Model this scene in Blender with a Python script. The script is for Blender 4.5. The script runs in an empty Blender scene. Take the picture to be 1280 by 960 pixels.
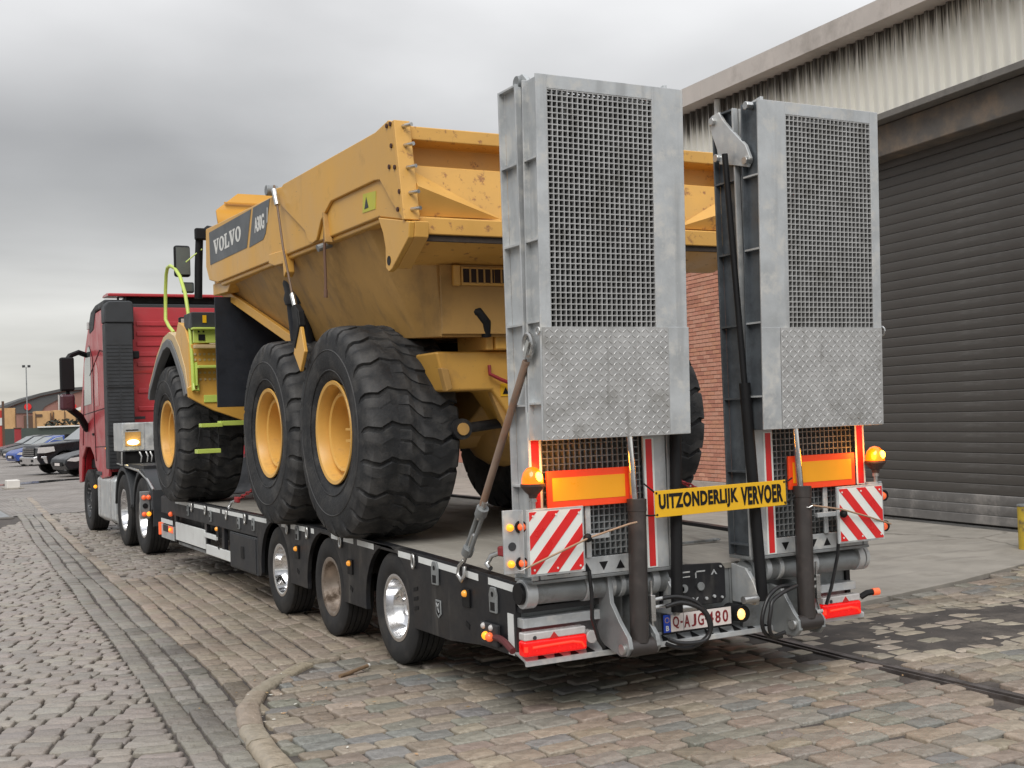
import bpy, bmesh, math, random
import numpy as np
from mathutils import Vector, Matrix, noise as mnoise
random.seed(7); rng = np.random.default_rng(7)
R = math.radians
sc = bpy.context.scene
col = sc.collection

# ------------------------------------------------------------------ camera
cam_d = bpy.data.cameras.new('camera'); cam = bpy.data.objects.new('camera', cam_d); col.objects.link(cam)
cam_d.sensor_width = 36.0; cam_d.lens = 1501.1 / 1280 * 36; cam_d.clip_start = .05; cam_d.clip_end = 3000
YAW, PITCH, ROLL = R(-28.117), R(1.415), R(-2.057)
fw = Vector((-math.sin(YAW) * math.cos(PITCH), math.cos(YAW) * math.cos(PITCH), math.sin(PITCH)))
rt = Vector((math.cos(YAW), math.sin(YAW), 0)); up = rt.cross(fw)
r2 = rt * math.cos(ROLL) + up * math.sin(ROLL); u2 = up * math.cos(ROLL) - rt * math.sin(ROLL)
mw = Matrix((r2, u2, -fw)).transposed().to_4x4(); mw.translation = (-4.489, -5.967, 1.732)
cam.matrix_world = mw; sc.camera = cam

# ------------------------------------------------------------------ sky, sun, exposure
SUN_EL, SUN_AZ = R(48), R(222)          # compass azimuth, clockwise from +Y
w = bpy.data.worlds.new('World'); sc.world = w; w.use_nodes = True
nt = w.node_tree; nt.nodes.clear(); N = nt.nodes.new; K = nt.links.new
out = N('ShaderNodeOutputWorld'); bg = N('ShaderNodeBackground'); bg.inputs[1].default_value = .12
sky = N('ShaderNodeTexSky'); sky.sky_type = 'NISHITA'; sky.sun_disc = False
sky.sun_elevation = SUN_EL; sky.sun_rotation = SUN_AZ
tc = N('ShaderNodeTexCoord'); sep = N('ShaderNodeSeparateXYZ'); K(tc.outputs['Generated'], sep.inputs[0])
def wmath(op, a, b=None, clamp=False):
    n = N('ShaderNodeMath'); n.operation = op; n.use_clamp = clamp
    for i, q in enumerate((a, b)):
        if q is None: continue
        if isinstance(q, (int, float)): n.inputs[i].default_value = q
        else: K(q, n.inputs[i])
    return n.outputs[0]
den = wmath('ADD', wmath('MAXIMUM', sep.outputs[2], 0), .10)
cx_ = wmath('DIVIDE', sep.outputs[0], den); cy_ = wmath('DIVIDE', sep.outputs[1], den)
cmb = N('ShaderNodeCombineXYZ'); K(cx_, cmb.inputs[0]); K(cy_, cmb.inputs[1])
n1 = N('ShaderNodeTexNoise'); n1.inputs['Scale'].default_value = .55; n1.inputs['Detail'].default_value = 7; n1.inputs['Roughness'].default_value = .48
n1.inputs['Distortion'].default_value = .25; K(cmb.outputs[0], n1.inputs['Vector'])
n2 = N('ShaderNodeTexNoise'); n2.inputs['Scale'].default_value = 2.1; n2.inputs['Detail'].default_value = 3
mp = N('ShaderNodeMapping'); mp.inputs['Location'].default_value = (3.3, 1.7, .4); mp.inputs['Scale'].default_value = (1, 1, 2.2); K(tc.outputs['Generated'], mp.inputs[0]); K(mp.outputs[0], n2.inputs['Vector'])
er = N('ShaderNodeValToRGB'); K(sep.outputs[2], er.inputs[0])
els = er.color_ramp.elements; els[0].position = 0; els[0].color = (.66, .65, .605, 1); els[1].position = 1; els[1].color = (.98, 1.0, 1.05, 1)
for p_, c_ in ((.085, (.62, .612, .585)), (.14, (.50, .498, .49)), (.19, (.37, .37, .37)), (.225, (.355, .355, .357)), (.28, (.52, .52, .522)), (.36, (.64, .64, .645))):
    e = els.new(p_); e.color = (*c_, 1)
var = wmath('ADD', wmath('ADD', wmath('MULTIPLY', n1.outputs[0], 1.15), wmath('MULTIPLY', n2.outputs[0], .75)), .04)
azb = wmath('ADD', 1.0, wmath('MULTIPLY', wmath('SUBTRACT', sep.outputs[0], .25), .30))   # thinner cloud to the east
k_ = wmath('MULTIPLY', wmath('MULTIPLY', var, azb), 7.0)
er2 = N('ShaderNodeValToRGB'); K(sep.outputs[2], er2.inputs[0]); e2 = er2.color_ramp.elements
e2[0].color = (.62, .61, .58, 1); e2[1].position = 1; e2[1].color = (.98, 1.0, 1.05, 1)
for p_, c_ in ((.12, (.58, .578, .565)), (.22, (.60, .60, .60)), (.36, (.72, .72, .725))):
    e = e2.new(p_); e.color = (*c_, 1)
bank = N('ShaderNodeMapRange'); bank.interpolation_type = 'SMOOTHSTEP'; bank.inputs['From Min'].default_value = .16; bank.inputs['From Max'].default_value = .52
K(wmath('ADD', sep.outputs[0], wmath('MULTIPLY', wmath('SUBTRACT', n1.outputs[0], .5), .5)), bank.inputs[0])   # the dark bank of cloud lies to the north-west
bm_mix = N('ShaderNodeMixRGB'); K(bank.outputs[0], bm_mix.inputs[0]); K(er.outputs[0], bm_mix.inputs[1]); K(er2.outputs[0], bm_mix.inputs[2])
vm = N('ShaderNodeVectorMath'); vm.operation = 'SCALE'; K(bm_mix.outputs[0], vm.inputs[0]); K(k_, vm.inputs['Scale'])
mx = N('ShaderNodeMixRGB'); mx.inputs[0].default_value = .96; K(sky.outputs[0], mx.inputs[1]); K(vm.outputs[0], mx.inputs[2])
K(mx.outputs[0], bg.inputs[0]); K(bg.outputs[0], out.inputs[0])
sl = bpy.data.lights.new('sun', 'SUN'); sl.energy = 1.5; sl.angle = R(38); sl.color = (1, .97, .92)
sun = bpy.data.objects.new('sun', sl); col.objects.link(sun)
sdir = Vector((math.sin(SUN_AZ) * math.cos(SUN_EL), math.cos(SUN_AZ) * math.cos(SUN_EL), math.sin(SUN_EL)))
sun.rotation_euler = sdir.to_track_quat('Z', 'Y').to_euler(); sun.location = sdir * 60
vs = sc.view_settings; vs.view_transform = 'Standard'; vs.look = 'None'; vs.exposure = 0.60; vs.gamma = 1; vs.use_curve_mapping = False

# ------------------------------------------------------------------ materials
MATS = {}
def mat(name, c, rough=.5, metal=0., var=.18, scale=4., c2=None, lo=.55, hi=.7, scale2=2.2, bump=0., bscale=60., coat=0., emit=None, es=0., stretch=None, attr=None, spec=.5, rvar=.15, trans=0.):
    m = bpy.data.materials.new(name); m.use_nodes = True; t = m.node_tree; b = t.nodes['Principled BSDF']
    n = t.nodes.new; k = t.links.new
    b.inputs['Roughness'].default_value = rough; b.inputs['Metallic'].default_value = metal
    b.inputs['Coat Weight'].default_value = coat; b.inputs['Coat Roughness'].default_value = .12
    b.inputs['Specular IOR Level'].default_value = spec; b.inputs['Transmission Weight'].default_value = trans
    tc = n('ShaderNodeTexCoord'); vec = tc.outputs['Object']
    if stretch:
        mpn = n('ShaderNodeMapping'); mpn.inputs['Scale'].default_value = stretch; k(vec, mpn.inputs[0]); vec = mpn.outputs[0]
    nz = n('ShaderNodeTexNoise'); nz.inputs['Scale'].default_value = scale; nz.inputs['Detail'].default_value = 6; nz.inputs['Roughness'].default_value = .6; k(vec, nz.inputs['Vector'])
    mr = n('ShaderNodeMapRange'); mr.inputs['From Min'].default_value = .25; mr.inputs['From Max'].default_value = .75
    mr.inputs['To Min'].default_value = 1 - var; mr.inputs['To Max'].default_value = 1 + var; k(nz.outputs[0], mr.inputs[0])
    vmn = n('ShaderNodeVectorMath'); vmn.operation = 'SCALE'; k(mr.outputs[0], vmn.inputs['Scale'])
    if attr:
        a = n('ShaderNodeAttribute'); a.attribute_name = attr
        mm = n('ShaderNodeVectorMath'); mm.operation = 'MULTIPLY'; mm.inputs[1].default_value = c[:3]; k(a.outputs['Color'], mm.inputs[0]); k(mm.outputs[0], vmn.inputs[0])
    else: vmn.inputs[0].default_value = c[:3]
    colr = vmn.outputs[0]
    rsock = None
    if c2:
        n3 = n('ShaderNodeTexNoise'); n3.inputs['Scale'].default_value = scale2; n3.inputs['Detail'].default_value = 9; n3.inputs['Roughness'].default_value = .68; k(vec, n3.inputs['Vector'])
        m3 = n('ShaderNodeMapRange'); m3.inputs['From Min'].default_value = lo; m3.inputs['From Max'].default_value = hi; k(n3.outputs[0], m3.inputs[0])
        mxn = n('ShaderNodeMixRGB'); k(m3.outputs[0], mxn.inputs[0]); k(colr, mxn.inputs[1]); mxn.inputs[2].default_value = (*c2[:3], 1); colr = mxn.outputs[0]
        rsock = m3.outputs[0]
    k(colr, b.inputs['Base Color'])
    if rvar:
        rr = n('ShaderNodeMapRange'); rr.inputs['From Min'].default_value = .3; rr.inputs['From Max'].default_value = .7
        rr.inputs['To Min'].default_value = max(.02, rough - rvar); rr.inputs['To Max'].default_value = min(1, rough + rvar); k(nz.outputs[0], rr.inputs[0])
        ro = rr.outputs[0]
        if rsock:
            ad = n('ShaderNodeMath'); ad.operation = 'MULTIPLY_ADD'; ad.use_clamp = True; k(rsock, ad.inputs[0]); ad.inputs[1].default_value = .3; k(ro, ad.inputs[2]); ro = ad.outputs[0]
        k(ro, b.inputs['Roughness'])
    if bump:
        nb = n('ShaderNodeTexNoise'); nb.inputs['Scale'].default_value = bscale; nb.inputs['Detail'].default_value = 5; k(vec, nb.inputs['Vector'])
        bp = n('ShaderNodeBump'); bp.inputs['Strength'].default_value = bump; bp.inputs['Distance'].default_value = .01; k(nb.outputs[0], bp.inputs['Height']); k(bp.outputs[0], b.inputs['Normal'])
    if emit:
        b.inputs['Emission Color'].default_value = (*emit, 1); b.inputs['Emission Strength'].default_value = es
    MATS[name] = m
    return m
GALV = mat('galvanised steel', (.50, .52, .53), .43, .35, .20, 6, (.62, .615, .59), .50, .64, 8, .06, 90)
GALVD = mat('dull galvanised steel', (.27, .285, .29), .5, .4, .2, 7, (.16, .155, .145), .52, .72, 5, .08, 80)
TREADP = mat('worn tread plate steel', (.48, .48, .475), .40, .4, .16, 9, (.33, .325, .31), .52, .7, 6, .05, 120)
STEEL = mat('bare steel', (.55, .55, .54), .3, .9, .1, 8)
CHROME = mat('polished aluminium', (.80, .80, .81), .13, 1., .06, 5, (.45, .43, .40), .6, .8, 7)
DIRTYALU = mat('dirty aluminium', (.42, .36, .31), .45, .8, .25, 6, (.16, .12, .09), .45, .65, 6)
BLACKP = mat('black chassis paint', (.014, .0145, .017), .42, 0, .3, 5, (.055, .051, .046), .52, .85, 3, .03, 60, spec=.35)
BLACKD = mat('dusty black paint', (.030, .031, .034), .55, 0, .28, 4, (.08, .075, .069), .5, .8, 3, .03, 60, spec=.35)
BLACK = mat('matt black', (.008, .008, .009), .6, 0, .2, 6, spec=.3)
NAVY = mat('black rubber sheet', (.010, .013, .020), .62, 0, .3, 5, (.022, .025, .032), .55, .8, 7, .06, 40)
RUB = mat('truck tyre rubber', (.026, .026, .027), .72, 0, .2, 8, (.075, .068, .06), .50, .8, 5, .08, 90, spec=.3)
BRUB = mat('earthmover tyre rubber', (.023, .024, .026), .7, 0, .28, 5, (.095, .091, .086), .47, .80, 6, .4, 50, spec=.35)
def worn_edges(m, c, lo=.51, hi=.58, f=.6):
    t = m.node_tree; b = t.nodes['Principled BSDF']; g = t.nodes.new('ShaderNodeNewGeometry'); mr = t.nodes.new('ShaderNodeMapRange'); mr.inputs['From Min'].default_value = lo; mr.inputs['From Max'].default_value = hi; mr.inputs['To Max'].default_value = f
    t.links.new(g.outputs['Pointiness'], mr.inputs[0]); mx = t.nodes.new('ShaderNodeMixRGB'); src = b.inputs['Base Color'].links[0].from_socket
    t.links.new(mr.outputs[0], mx.inputs[0]); t.links.new(src, mx.inputs[1]); mx.inputs[2].default_value = (*c, 1); t.links.new(mx.outputs[0], b.inputs['Base Color'])
worn_edges(BRUB, (.15, .147, .145), lo=.535, hi=.60, f=.7)
def streaks(m, c, sc=(14, 14, .8), lo=.60, hi=.72, f=.6):
    t = m.node_tree; b = t.nodes['Principled BSDF']; tc = t.nodes.new('ShaderNodeTexCoord'); mp_ = t.nodes.new('ShaderNodeMapping'); mp_.inputs['Scale'].default_value = sc; nz = t.nodes.new('ShaderNodeTexNoise'); nz.inputs['Scale'].default_value = 1; nz.inputs['Detail'].default_value = 6
    mr = t.nodes.new('ShaderNodeMapRange'); mr.inputs['From Min'].default_value = lo; mr.inputs['From Max'].default_value = hi; mr.inputs['To Max'].default_value = f; mx = t.nodes.new('ShaderNodeMixRGB'); src = b.inputs['Base Color'].links[0].from_socket
    L = t.links.new; L(tc.outputs['Object'], mp_.inputs[0]); L(mp_.outputs[0], nz.inputs['Vector']); L(nz.outputs[0], mr.inputs[0]); L(mr.outputs[0], mx.inputs[0]); L(src, mx.inputs[1]); mx.inputs[2].default_value = (*c, 1); L(mx.outputs[0], b.inputs['Base Color'])
def cracks(m, c, scale=.6, w=.012, f=.8):
    t = m.node_tree; b = t.nodes['Principled BSDF']; tc = t.nodes.new('ShaderNodeTexCoord'); nz = t.nodes.new('ShaderNodeTexNoise'); nz.inputs['Scale'].default_value = 2.5; nz.inputs['Detail'].default_value = 5
    ad = t.nodes.new('ShaderNodeMixRGB'); ad.blend_type = 'ADD'; ad.inputs[0].default_value = .35; vo = t.nodes.new('ShaderNodeTexVoronoi'); vo.feature = 'DISTANCE_TO_EDGE'; vo.inputs['Scale'].default_value = scale
    mr = t.nodes.new('ShaderNodeMapRange'); mr.inputs['From Min'].default_value = 0; mr.inputs['From Max'].default_value = w; mr.inputs['To Min'].default_value = f; mr.inputs['To Max'].default_value = 0; mx = t.nodes.new('ShaderNodeMixRGB'); src = b.inputs['Base Color'].links[0].from_socket
    L = t.links.new; L(tc.outputs['Object'], nz.inputs['Vector']); L(tc.outputs['Object'], ad.inputs[1]); L(nz.outputs['Color'], ad.inputs[2]); L(ad.outputs[0], vo.inputs['Vector']); L(vo.outputs['Distance'], mr.inputs[0]); L(mr.outputs[0], mx.inputs[0]); L(src, mx.inputs[1]); mx.inputs[2].default_value = (*c, 1); L(mx.outputs[0], b.inputs['Base Color'])
YEL = mat('yellow machine paint', (.67, .37, .076), .42, 0, .07, 2, (.46, .26, .085), .58, .82, 3.5, .03, 70, coat=.12)
YELD = mat('dirty yellow machine paint', (.46, .265, .08), .55, 0, .16, 2.5, (.30, .18, .07), .50, .74, 2.6, .05, 60)
YELW = mat('chipped yellow machine paint', (.70, .39, .095), .47, 0, .09, 3, (.36, .17, .07), .585, .66, 11, .05, 90)
YRIM = mat('yellow wheel paint', (.68, .38, .085), .45, 0, .10, 3, (.42, .23, .075), .55, .8, 6)
ORY = mat('bright orange yellow paint', (.66, .33, .05), .42, 0, .05, 2)
CREAM = mat('dusty cream yellow paint', (.56, .42, .23), .5, 0, .08, 3)
LIME = mat('lime green paint', (.52, .64, .13), .42, 0, .07, 5)
RED = mat('red cab paint', (.42, .020, .028), .30, 0, .06, 2, coat=.5)
REDL = mat('dusty red cab paint', (.46, .034, .045), .40, 0, .08, 3, (.40, .06, .065), .5, .8, 2.5, coat=.3)
GREYP = mat('grey decal', (.105, .115, .125), .5, 0, .04, 3)
DKG = mat('dark grey plastic', (.035, .038, .042), .55, 0, .15, 6)
MIDG = mat('mid grey plastic', (.14, .145, .15), .55, 0, .1, 6)
PALE = mat('pale lettering', (.72, .72, .69), .5, 0, .03, 5)
WHITE = mat('white reflective tape', (.72, .74, .73), .4, 0, .06, 8, (.45, .45, .43), .58, .8, 6)
WRED = mat('red reflective film', (.68, .022, .022), .35, 0, .06, 8)
WWHT = mat('white reflective film', (.76, .80, .77), .35, 0, .04, 8)
FRED = mat('fluorescent red film', (.90, .07, .015), .4, 0, .03, 8, emit=(1, .06, .01), es=.05)  # faint glow added to the film colour, the reflector is no lamp
FORA = mat('fluorescent orange film', (.86, .37, .012), .4, 0, .03, 8, emit=(1, .42, .01), es=.04)  # same added glow on the orange field, no lamp behind it
SIGNY = mat('yellow sign plate', (.82, .46, .014), .42, 0, .05, 5)
LAMPR = mat('lit red lens', (.55, .008, .008), .2, 0, .15, 30, emit=(1, .004, .003), es=.32, coat=.15)
LAMPH = mat('lit red light bar', (.8, .04, .02), .2, 0, 0, 5, emit=(1, .025, .01), es=1.0)
LENSC = mat('clear lens', (.55, .53, .52), .18, 0, .15, 25, coat=.8)
LENSR = mat('red lens', (.50, .02, .02), .2, 0, .1, 20, coat=.6)
LAMPA = mat('lit amber lens', (.9, .35, .02), .25, 0, 0, 5, emit=(1, .34, .02), es=.85)
MARKA = mat('amber marker lens', (.62, .27, .03), .2, 0, .1, 20, emit=(1, .38, .04), es=.35, coat=.6)
MARKR = mat('red orange marker lens', (.75, .16, .06), .2, 0, .1, 20, emit=(1, .12, .03), es=.30)
BEACON = mat('amber beacon dome', (.75, .15, .004), .12, 0, .15, 25, emit=(1, .14, .0), es=.95, coat=.4)
BULB = mat('beacon bulb glow', (1, .7, .1), .3, 0, 0, 5, emit=(1, .50, .03), es=9)
WORKL = mat('lit work lamp', (1, .9, .5), .3, 0, 0, 5, emit=(1, .80, .36), es=4)
PLATEL = mat('lit plate lamp', (1, .8, .4), .3, 0, 0, 5, emit=(1, .50, .12), es=1.1)
GLASS = mat('dark tinted glass', (.03, .035, .04), .06, 0, .1, 3, spec=.8, coat=.6)
GLASSL = mat('sky reflecting glass', (.16, .19, .19), .05, .25, .1, 3, coat=.8)
WOODD = mat('weathered deck planks', (.36, .34, .30), .7, 0, .25, 3, (.15, .14, .125), .48, .72, 3, .2, 40, stretch=(1, .25, 1))
CONC = mat('worn concrete', (.33, .305, .268), .8, 0, .2, 1.6, (.23, .21, .18), .50, .72, 1.3, .15, 30)
CONCL = mat('rust-stained concrete beam', (.13, .12, .11), .85, 0, .35, 1.8, (.27, .205, .15), .46, .66, 1.3, .2, 25)
CONCS = mat('grey concrete strip', (.20, .19, .175), .85, 0, .25, 3, (.11, .105, .10), .5, .7, 3, .2, 30)
FASC = mat('pale fascia paint', (.58, .53, .49), .55, 0, .08, 2, (.30, .27, .24), .5, .8, 1.2)
SHUT = mat('grey shutter paint', (.088, .082, .076), .55, .1, .12, 2, (.16, .155, .15), .55, .8, 2.2, .03, 50, stretch=(1, .6, 4))
SHUTB = mat('scuffed shutter bottom', (.17, .165, .16), .6, .1, .25, 3, (.34, .32, .30), .5, .72, 3)
MORT = mat('brick mortar', (.46, .36, .29), .9, 0, .12, 6)
BRICKM = mat('red brick', (1, 1, 1), .85, 0, .14, 30, attr='tint', bump=.2, bscale=90)
PLAST = mat('pale plastered plinth', (.42, .37, .33), .85, 0, .2, 3, (.30, .26, .23), .5, .7, 3, .2, 30)
BOLY = mat('scuffed yellow post paint', (.50, .36, .035), .6, 0, .15, 6, (.13, .10, .06), .50, .66, 7, .1, 40)
STONE = mat('cobble granite', (1, 1, 1), .47, 0, .22, 16, attr='tint', bump=.75, bscale=38, rvar=.16)
SOIL = mat('joint dirt', (.066, .057, .051), .88, 0, .35, 6, (.125, .108, .094), .48, .68, 3, .5, 60)
RAILM = mat('worn rail steel', (.155, .14, .135), .5, .6, .25, 7, (.08, .065, .055), .5, .7, 6)
PUD = mat('standing water', (.03, .03, .03), .03, 0, 0, 4, spec=.6)
ROPE = mat('tan strap webbing', (.36, .25, .17), .8, 0, .15, 20)
REDCH = mat('red chain binder', (.34, .03, .035), .5, .2, .2, 15, (.09, .05, .05), .5, .75, 10)
DARKCH = mat('dark chain steel', (.07, .065, .06), .5, .7, .2, 12)
HOSE = mat('black hydraulic hose', (.014, .014, .015), .38, 0, .1, 10)
CYLP = mat('dark brown cylinder paint', (.042, .036, .034), .38, .1, .15, 5, (.075, .06, .055), .5, .75, 6)
BLUEP = mat('blue plate band', (.012, .055, .42), .4, 0, .03, 5)
PLW = mat('plate white', (.72, .66, .63), .4, 0, .03, 8)
PLR = mat('plate dark red', (.20, .008, .012), .5, 0, 0, 5)
streaks(YEL, (.30, .17, .07), (5, 5, .5), .63, .78, .45); streaks(YEL, (.22, .13, .07), (60, 9, 70), .70, .74, .6)
streaks(YELD, (.20, .13, .065), (7, 7, .7), .56, .74, .5)
streaks(GALV, (.30, .305, .305), (11, 11, .9), .56, .72, .5); streaks(GALV, (.72, .71, .68), (70, 70, 14), .68, .74, .45)
streaks(TREADP, (.24, .235, .22), (16, 16, 1.6), .58, .72, .55)
streaks(SHUT, (.21, .205, .20), (1.5, 1.5, 2.2), .60, .76, .30); streaks(SHUT, (.06, .058, .056), (5, 5, .5), .60, .76, .25)
streaks(BLACKP, (.12, .115, .105), (9, 9, 1.2), .58, .76, .5); streaks(WOODD, (.52, .49, .44), (6, 30, 6), .62, .74, .5)
cracks(CONC, (.13, .12, .10), .35, .010, .75); streaks(CONC, (.20, .185, .165), (.9, 4, 1), .56, .70, .55)
BLUEC = mat('blue car paint', (.025, .07, .30), .32, 0, .05, 2, coat=.3)
BLKC = mat('black car paint', (.008, .009, .012), .28, 0, .05, 2, coat=.25, spec=.35)
GRYC = mat('dark grey car paint', (.02, .022, .026), .3, 0, .05, 2, coat=.25, spec=.35)
SILC = mat('silver car paint', (.48, .50, .52), .3, .5, .05, 2, coat=.6)

# ------------------------------------------------------------------ mesh helpers
class MB:
    def __init__(s): s.v = []; s.f = []
    def add(s, V, F):
        o = len(s.v); s.v += [tuple(q) for q in V]; s.f += [tuple(i + o for i in q) for q in F]; return s
    def box(s, x0, x1, y0, y1, z0, z1):
        V = [(x, y, z) for x in (x0, x1) for y in (y0, y1) for z in (z0, z1)]
        return s.add(V, [(0, 1, 3, 2), (4, 6, 7, 5), (0, 4, 5, 1), (2, 3, 7, 6), (0, 2, 6, 4), (1, 5, 7, 3)])
    def prism(s, poly, ax, a, b):
        def P(u, v, t): return {'x': (t, u, v), 'y': (u, t, v), 'z': (u, v, t)}[ax]
        n = len(poly); V = [P(u, v, a) for u, v in poly] + [P(u, v, b) for u, v in poly]
        return s.add(V, [tuple(range(n - 1, -1, -1)), tuple(range(n, 2 * n))] + [(i, (i + 1) % n, n + (i + 1) % n, n + i) for i in range(n)])
    def cyl(s, p0, p1, r, n=14, r1=None, cap=True):
        p0, p1 = Vector(p0), Vector(p1); d = (p1 - p0).normalized(); a = d.orthogonal().normalized(); b = d.cross(a); r1 = r if r1 is None else r1
        V = [p0 + (a * math.cos(t) + b * math.sin(t)) * r for t in (2 * math.pi * i / n for i in range(n))] + [p1 + (a * math.cos(t) + b * math.sin(t)) * r1 for t in (2 * math.pi * i / n for i in range(n))]
        F = [(i, (i + 1) % n, n + (i + 1) % n, n + i) for i in range(n)]
        if cap: F += [tuple(range(n - 1, -1, -1)), tuple(range(n, 2 * n))]
        return s.add(V, F)
    def tube(s, path, r, n=8, closed=False):
        P = [Vector(q) for q in path]; m = len(P); rings = []
        nrm = None
        for i in range(m):
            t = (P[(i + 1) % m] - P[i - 1]) if closed else (P[min(i + 1, m - 1)] - P[max(i - 1, 0)])
            t.normalize()
            nrm = t.orthogonal() if nrm is None else (nrm - t * nrm.dot(t)); nrm.normalize(); bi = t.cross(nrm)
            rings.append([P[i] + (nrm * math.cos(a) + bi * math.sin(a)) * r for a in (2 * math.pi * j / n for j in range(n))])
        V = [q for g in rings for q in g]; F = []
        for i in range(m if closed else m - 1):
            k = (i + 1) % m
            F += [(i * n + j, i * n + (j + 1) % n, k * n + (j + 1) % n, k * n + j) for j in range(n)]
        if not closed: F += [tuple(range(n - 1, -1, -1)), tuple(range((m - 1) * n, m * n))]
        return s.add(V, F)
    def lathe(s, prof, c=(0, 0, 0), ax='x', n=32, a0=0., a1=2 * math.pi, close=False):
        full = abs(a1 - a0 - 2 * math.pi) < 1e-6; steps = n if full else n + 1; m = len(prof); V = []
        for i in range(steps):
            t = a0 + (a1 - a0) * i / n; ct, st = math.cos(t), math.sin(t)
            for (q, r) in prof:
                V.append({'x': (c[0] + q, c[1] + r * ct, c[2] + r * st), 'y': (c[0] + r * ct, c[1] + q, c[2] + r * st), 'z': (c[0] + r * ct, c[1] + r * st, c[2] + q)}[ax])
        F = []
        for i in range(n):
            k = (i + 1) % steps
            F += [(i * m + j, i * m + j + 1, k * m + j + 1, k * m + j) for j in range(m - 1)]
            if close: F.append((i * m + m - 1, i * m, k * m, k * m + m - 1))
        return s.add(V, F)
    def sphere(s, c, r, n=12, sz=1.):
        prof = [(-r * sz * math.cos(math.pi * i / (n // 2)), max(1e-4, r * math.sin(math.pi * i / (n // 2)))) for i in range(n // 2 + 1)]
        return s.lathe(prof, c, 'z', n)
    def bar(s, p0, p1, w_, h_, upv=(0, 0, 1)):
        p0, p1 = Vector(p0), Vector(p1); d = (p1 - p0).normalized(); u = Vector(upv); x = d.cross(u).normalized(); u = x.cross(d)
        V = [q + x * sx * w_ / 2 + u * sz * h_ / 2 for q in (p0, p1) for sx, sz in ((-1, -1), (1, -1), (1, 1), (-1, 1))]
        return s.add(V, [(3, 2, 1, 0), (4, 5, 6, 7)] + [(i, (i + 1) % 4, 4 + (i + 1) % 4, 4 + i) for i in range(4)])
    def xf(s, fn): s.v = [tuple(fn(Vector(q))) for q in s.v]; return s
BASE = {}
def mesh_from(mb, name, smooth=35, off=(0, 0, 0)):
    me = bpy.data.meshes.new(name); me.from_pydata([(a - off[0], b - off[1], c - off[2]) for a, b, c in mb.v], [], mb.f)
    bm = bmesh.new(); bm.from_mesh(me); bmesh.ops.recalc_face_normals(bm, faces=bm.faces); bm.to_mesh(me); bm.free()
    if smooth:
        me.shade_smooth(); me.set_sharp_from_angle(angle=R(smooth))
    return me
def part(name, mb, m, parent=None, bevel=0., smooth=35, label=None, seg=2):
    off = BASE.get(parent.name, (0, 0, 0)) if parent else (0, 0, 0)
    me = mesh_from(mb, name, 0 if bevel else smooth, off); me.materials.append(m)
    o = bpy.data.objects.new(name, me); col.objects.link(o)
    if parent: o.parent = parent; BASE[o.name] = off
    if bevel:
        me.shade_smooth(); b = o.modifiers.new('bevel', 'BEVEL'); b.width = bevel; b.segments = seg; b.limit_method = 'ANGLE'; b.angle_limit = R(38); b.harden_normals = True
    if label: o['label'] = label
    return o
def tag(o, label, cat, group=None, kind=None):
    o['label'] = label
    if cat: o['category'] = cat
    if group: o['group'] = group
    if kind: o['kind'] = kind
    return o
def thing(name, label, cat, loc=(0, 0, 0), rz=0., group=None, local=False):
    o = bpy.data.objects.new(name, None); col.objects.link(o); o.location = loc; o.rotation_euler.z = rz; o.empty_display_size = .3
    BASE[o.name] = (0, 0, 0) if local else tuple(loc)
    return tag(o, label, cat, group)
def inst(name, me, parent, loc, rot=(0, 0, 0), scale=(1, 1, 1)):
    """an object on shared mesh data, placed in the frame its parent's geometry is written in"""
    o = bpy.data.objects.new(name, me); col.objects.link(o); o.parent = parent
    off = BASE.get(parent.name, (0, 0, 0)) if parent else (0, 0, 0)
    o.location = (loc[0] - off[0], loc[1] - off[1], loc[2] - off[2]); o.rotation_euler = rot; o.scale = scale; BASE[o.name] = (0, 0, 0)
    return o
def copy_tree(o, parent=None):
    c = o.copy(); col.objects.link(c); c.parent = parent; BASE[c.name] = BASE.get(o.name, (0, 0, 0))
    for ch in list(o.children): copy_tree(ch, c)
    return c
def text_mb(s, width, height, bold=0., thick=.002, spacing=1.):
    cu = bpy.data.curves.new('lettering', 'FONT'); cu.body = s; cu.offset = bold; cu.space_character = spacing; cu.resolution_u = 3; cu.extrude = .5
    ob = bpy.data.objects.new('lettering', cu); col.objects.link(ob); dg = bpy.context.evaluated_depsgraph_get(); me = bpy.data.meshes.new_from_object(ob.evaluated_get(dg))
    V = np.array([v.co[:] for v in me.vertices]); lo, hi = V.min(0), V.max(0)
    V = (V - lo) / (hi - lo); mb = MB(); mb.add([(a * width, b * height, c * thick) for a, b, c in V], [tuple(p.vertices) for p in me.polygons])
    bpy.data.objects.remove(ob); bpy.data.meshes.remove(me); bpy.data.curves.remove(cu)
    return mb
def place(mb, o, ux, uy):
    """flat lettering (x right, y up) onto a plane"""
    o, ux, uy = Vector(o), Vector(ux).normalized(), Vector(uy).normalized(); uz = ux.cross(uy)
    return mb.xf(lambda q: o + ux * q.x + uy * q.y + uz * q.z)

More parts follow.
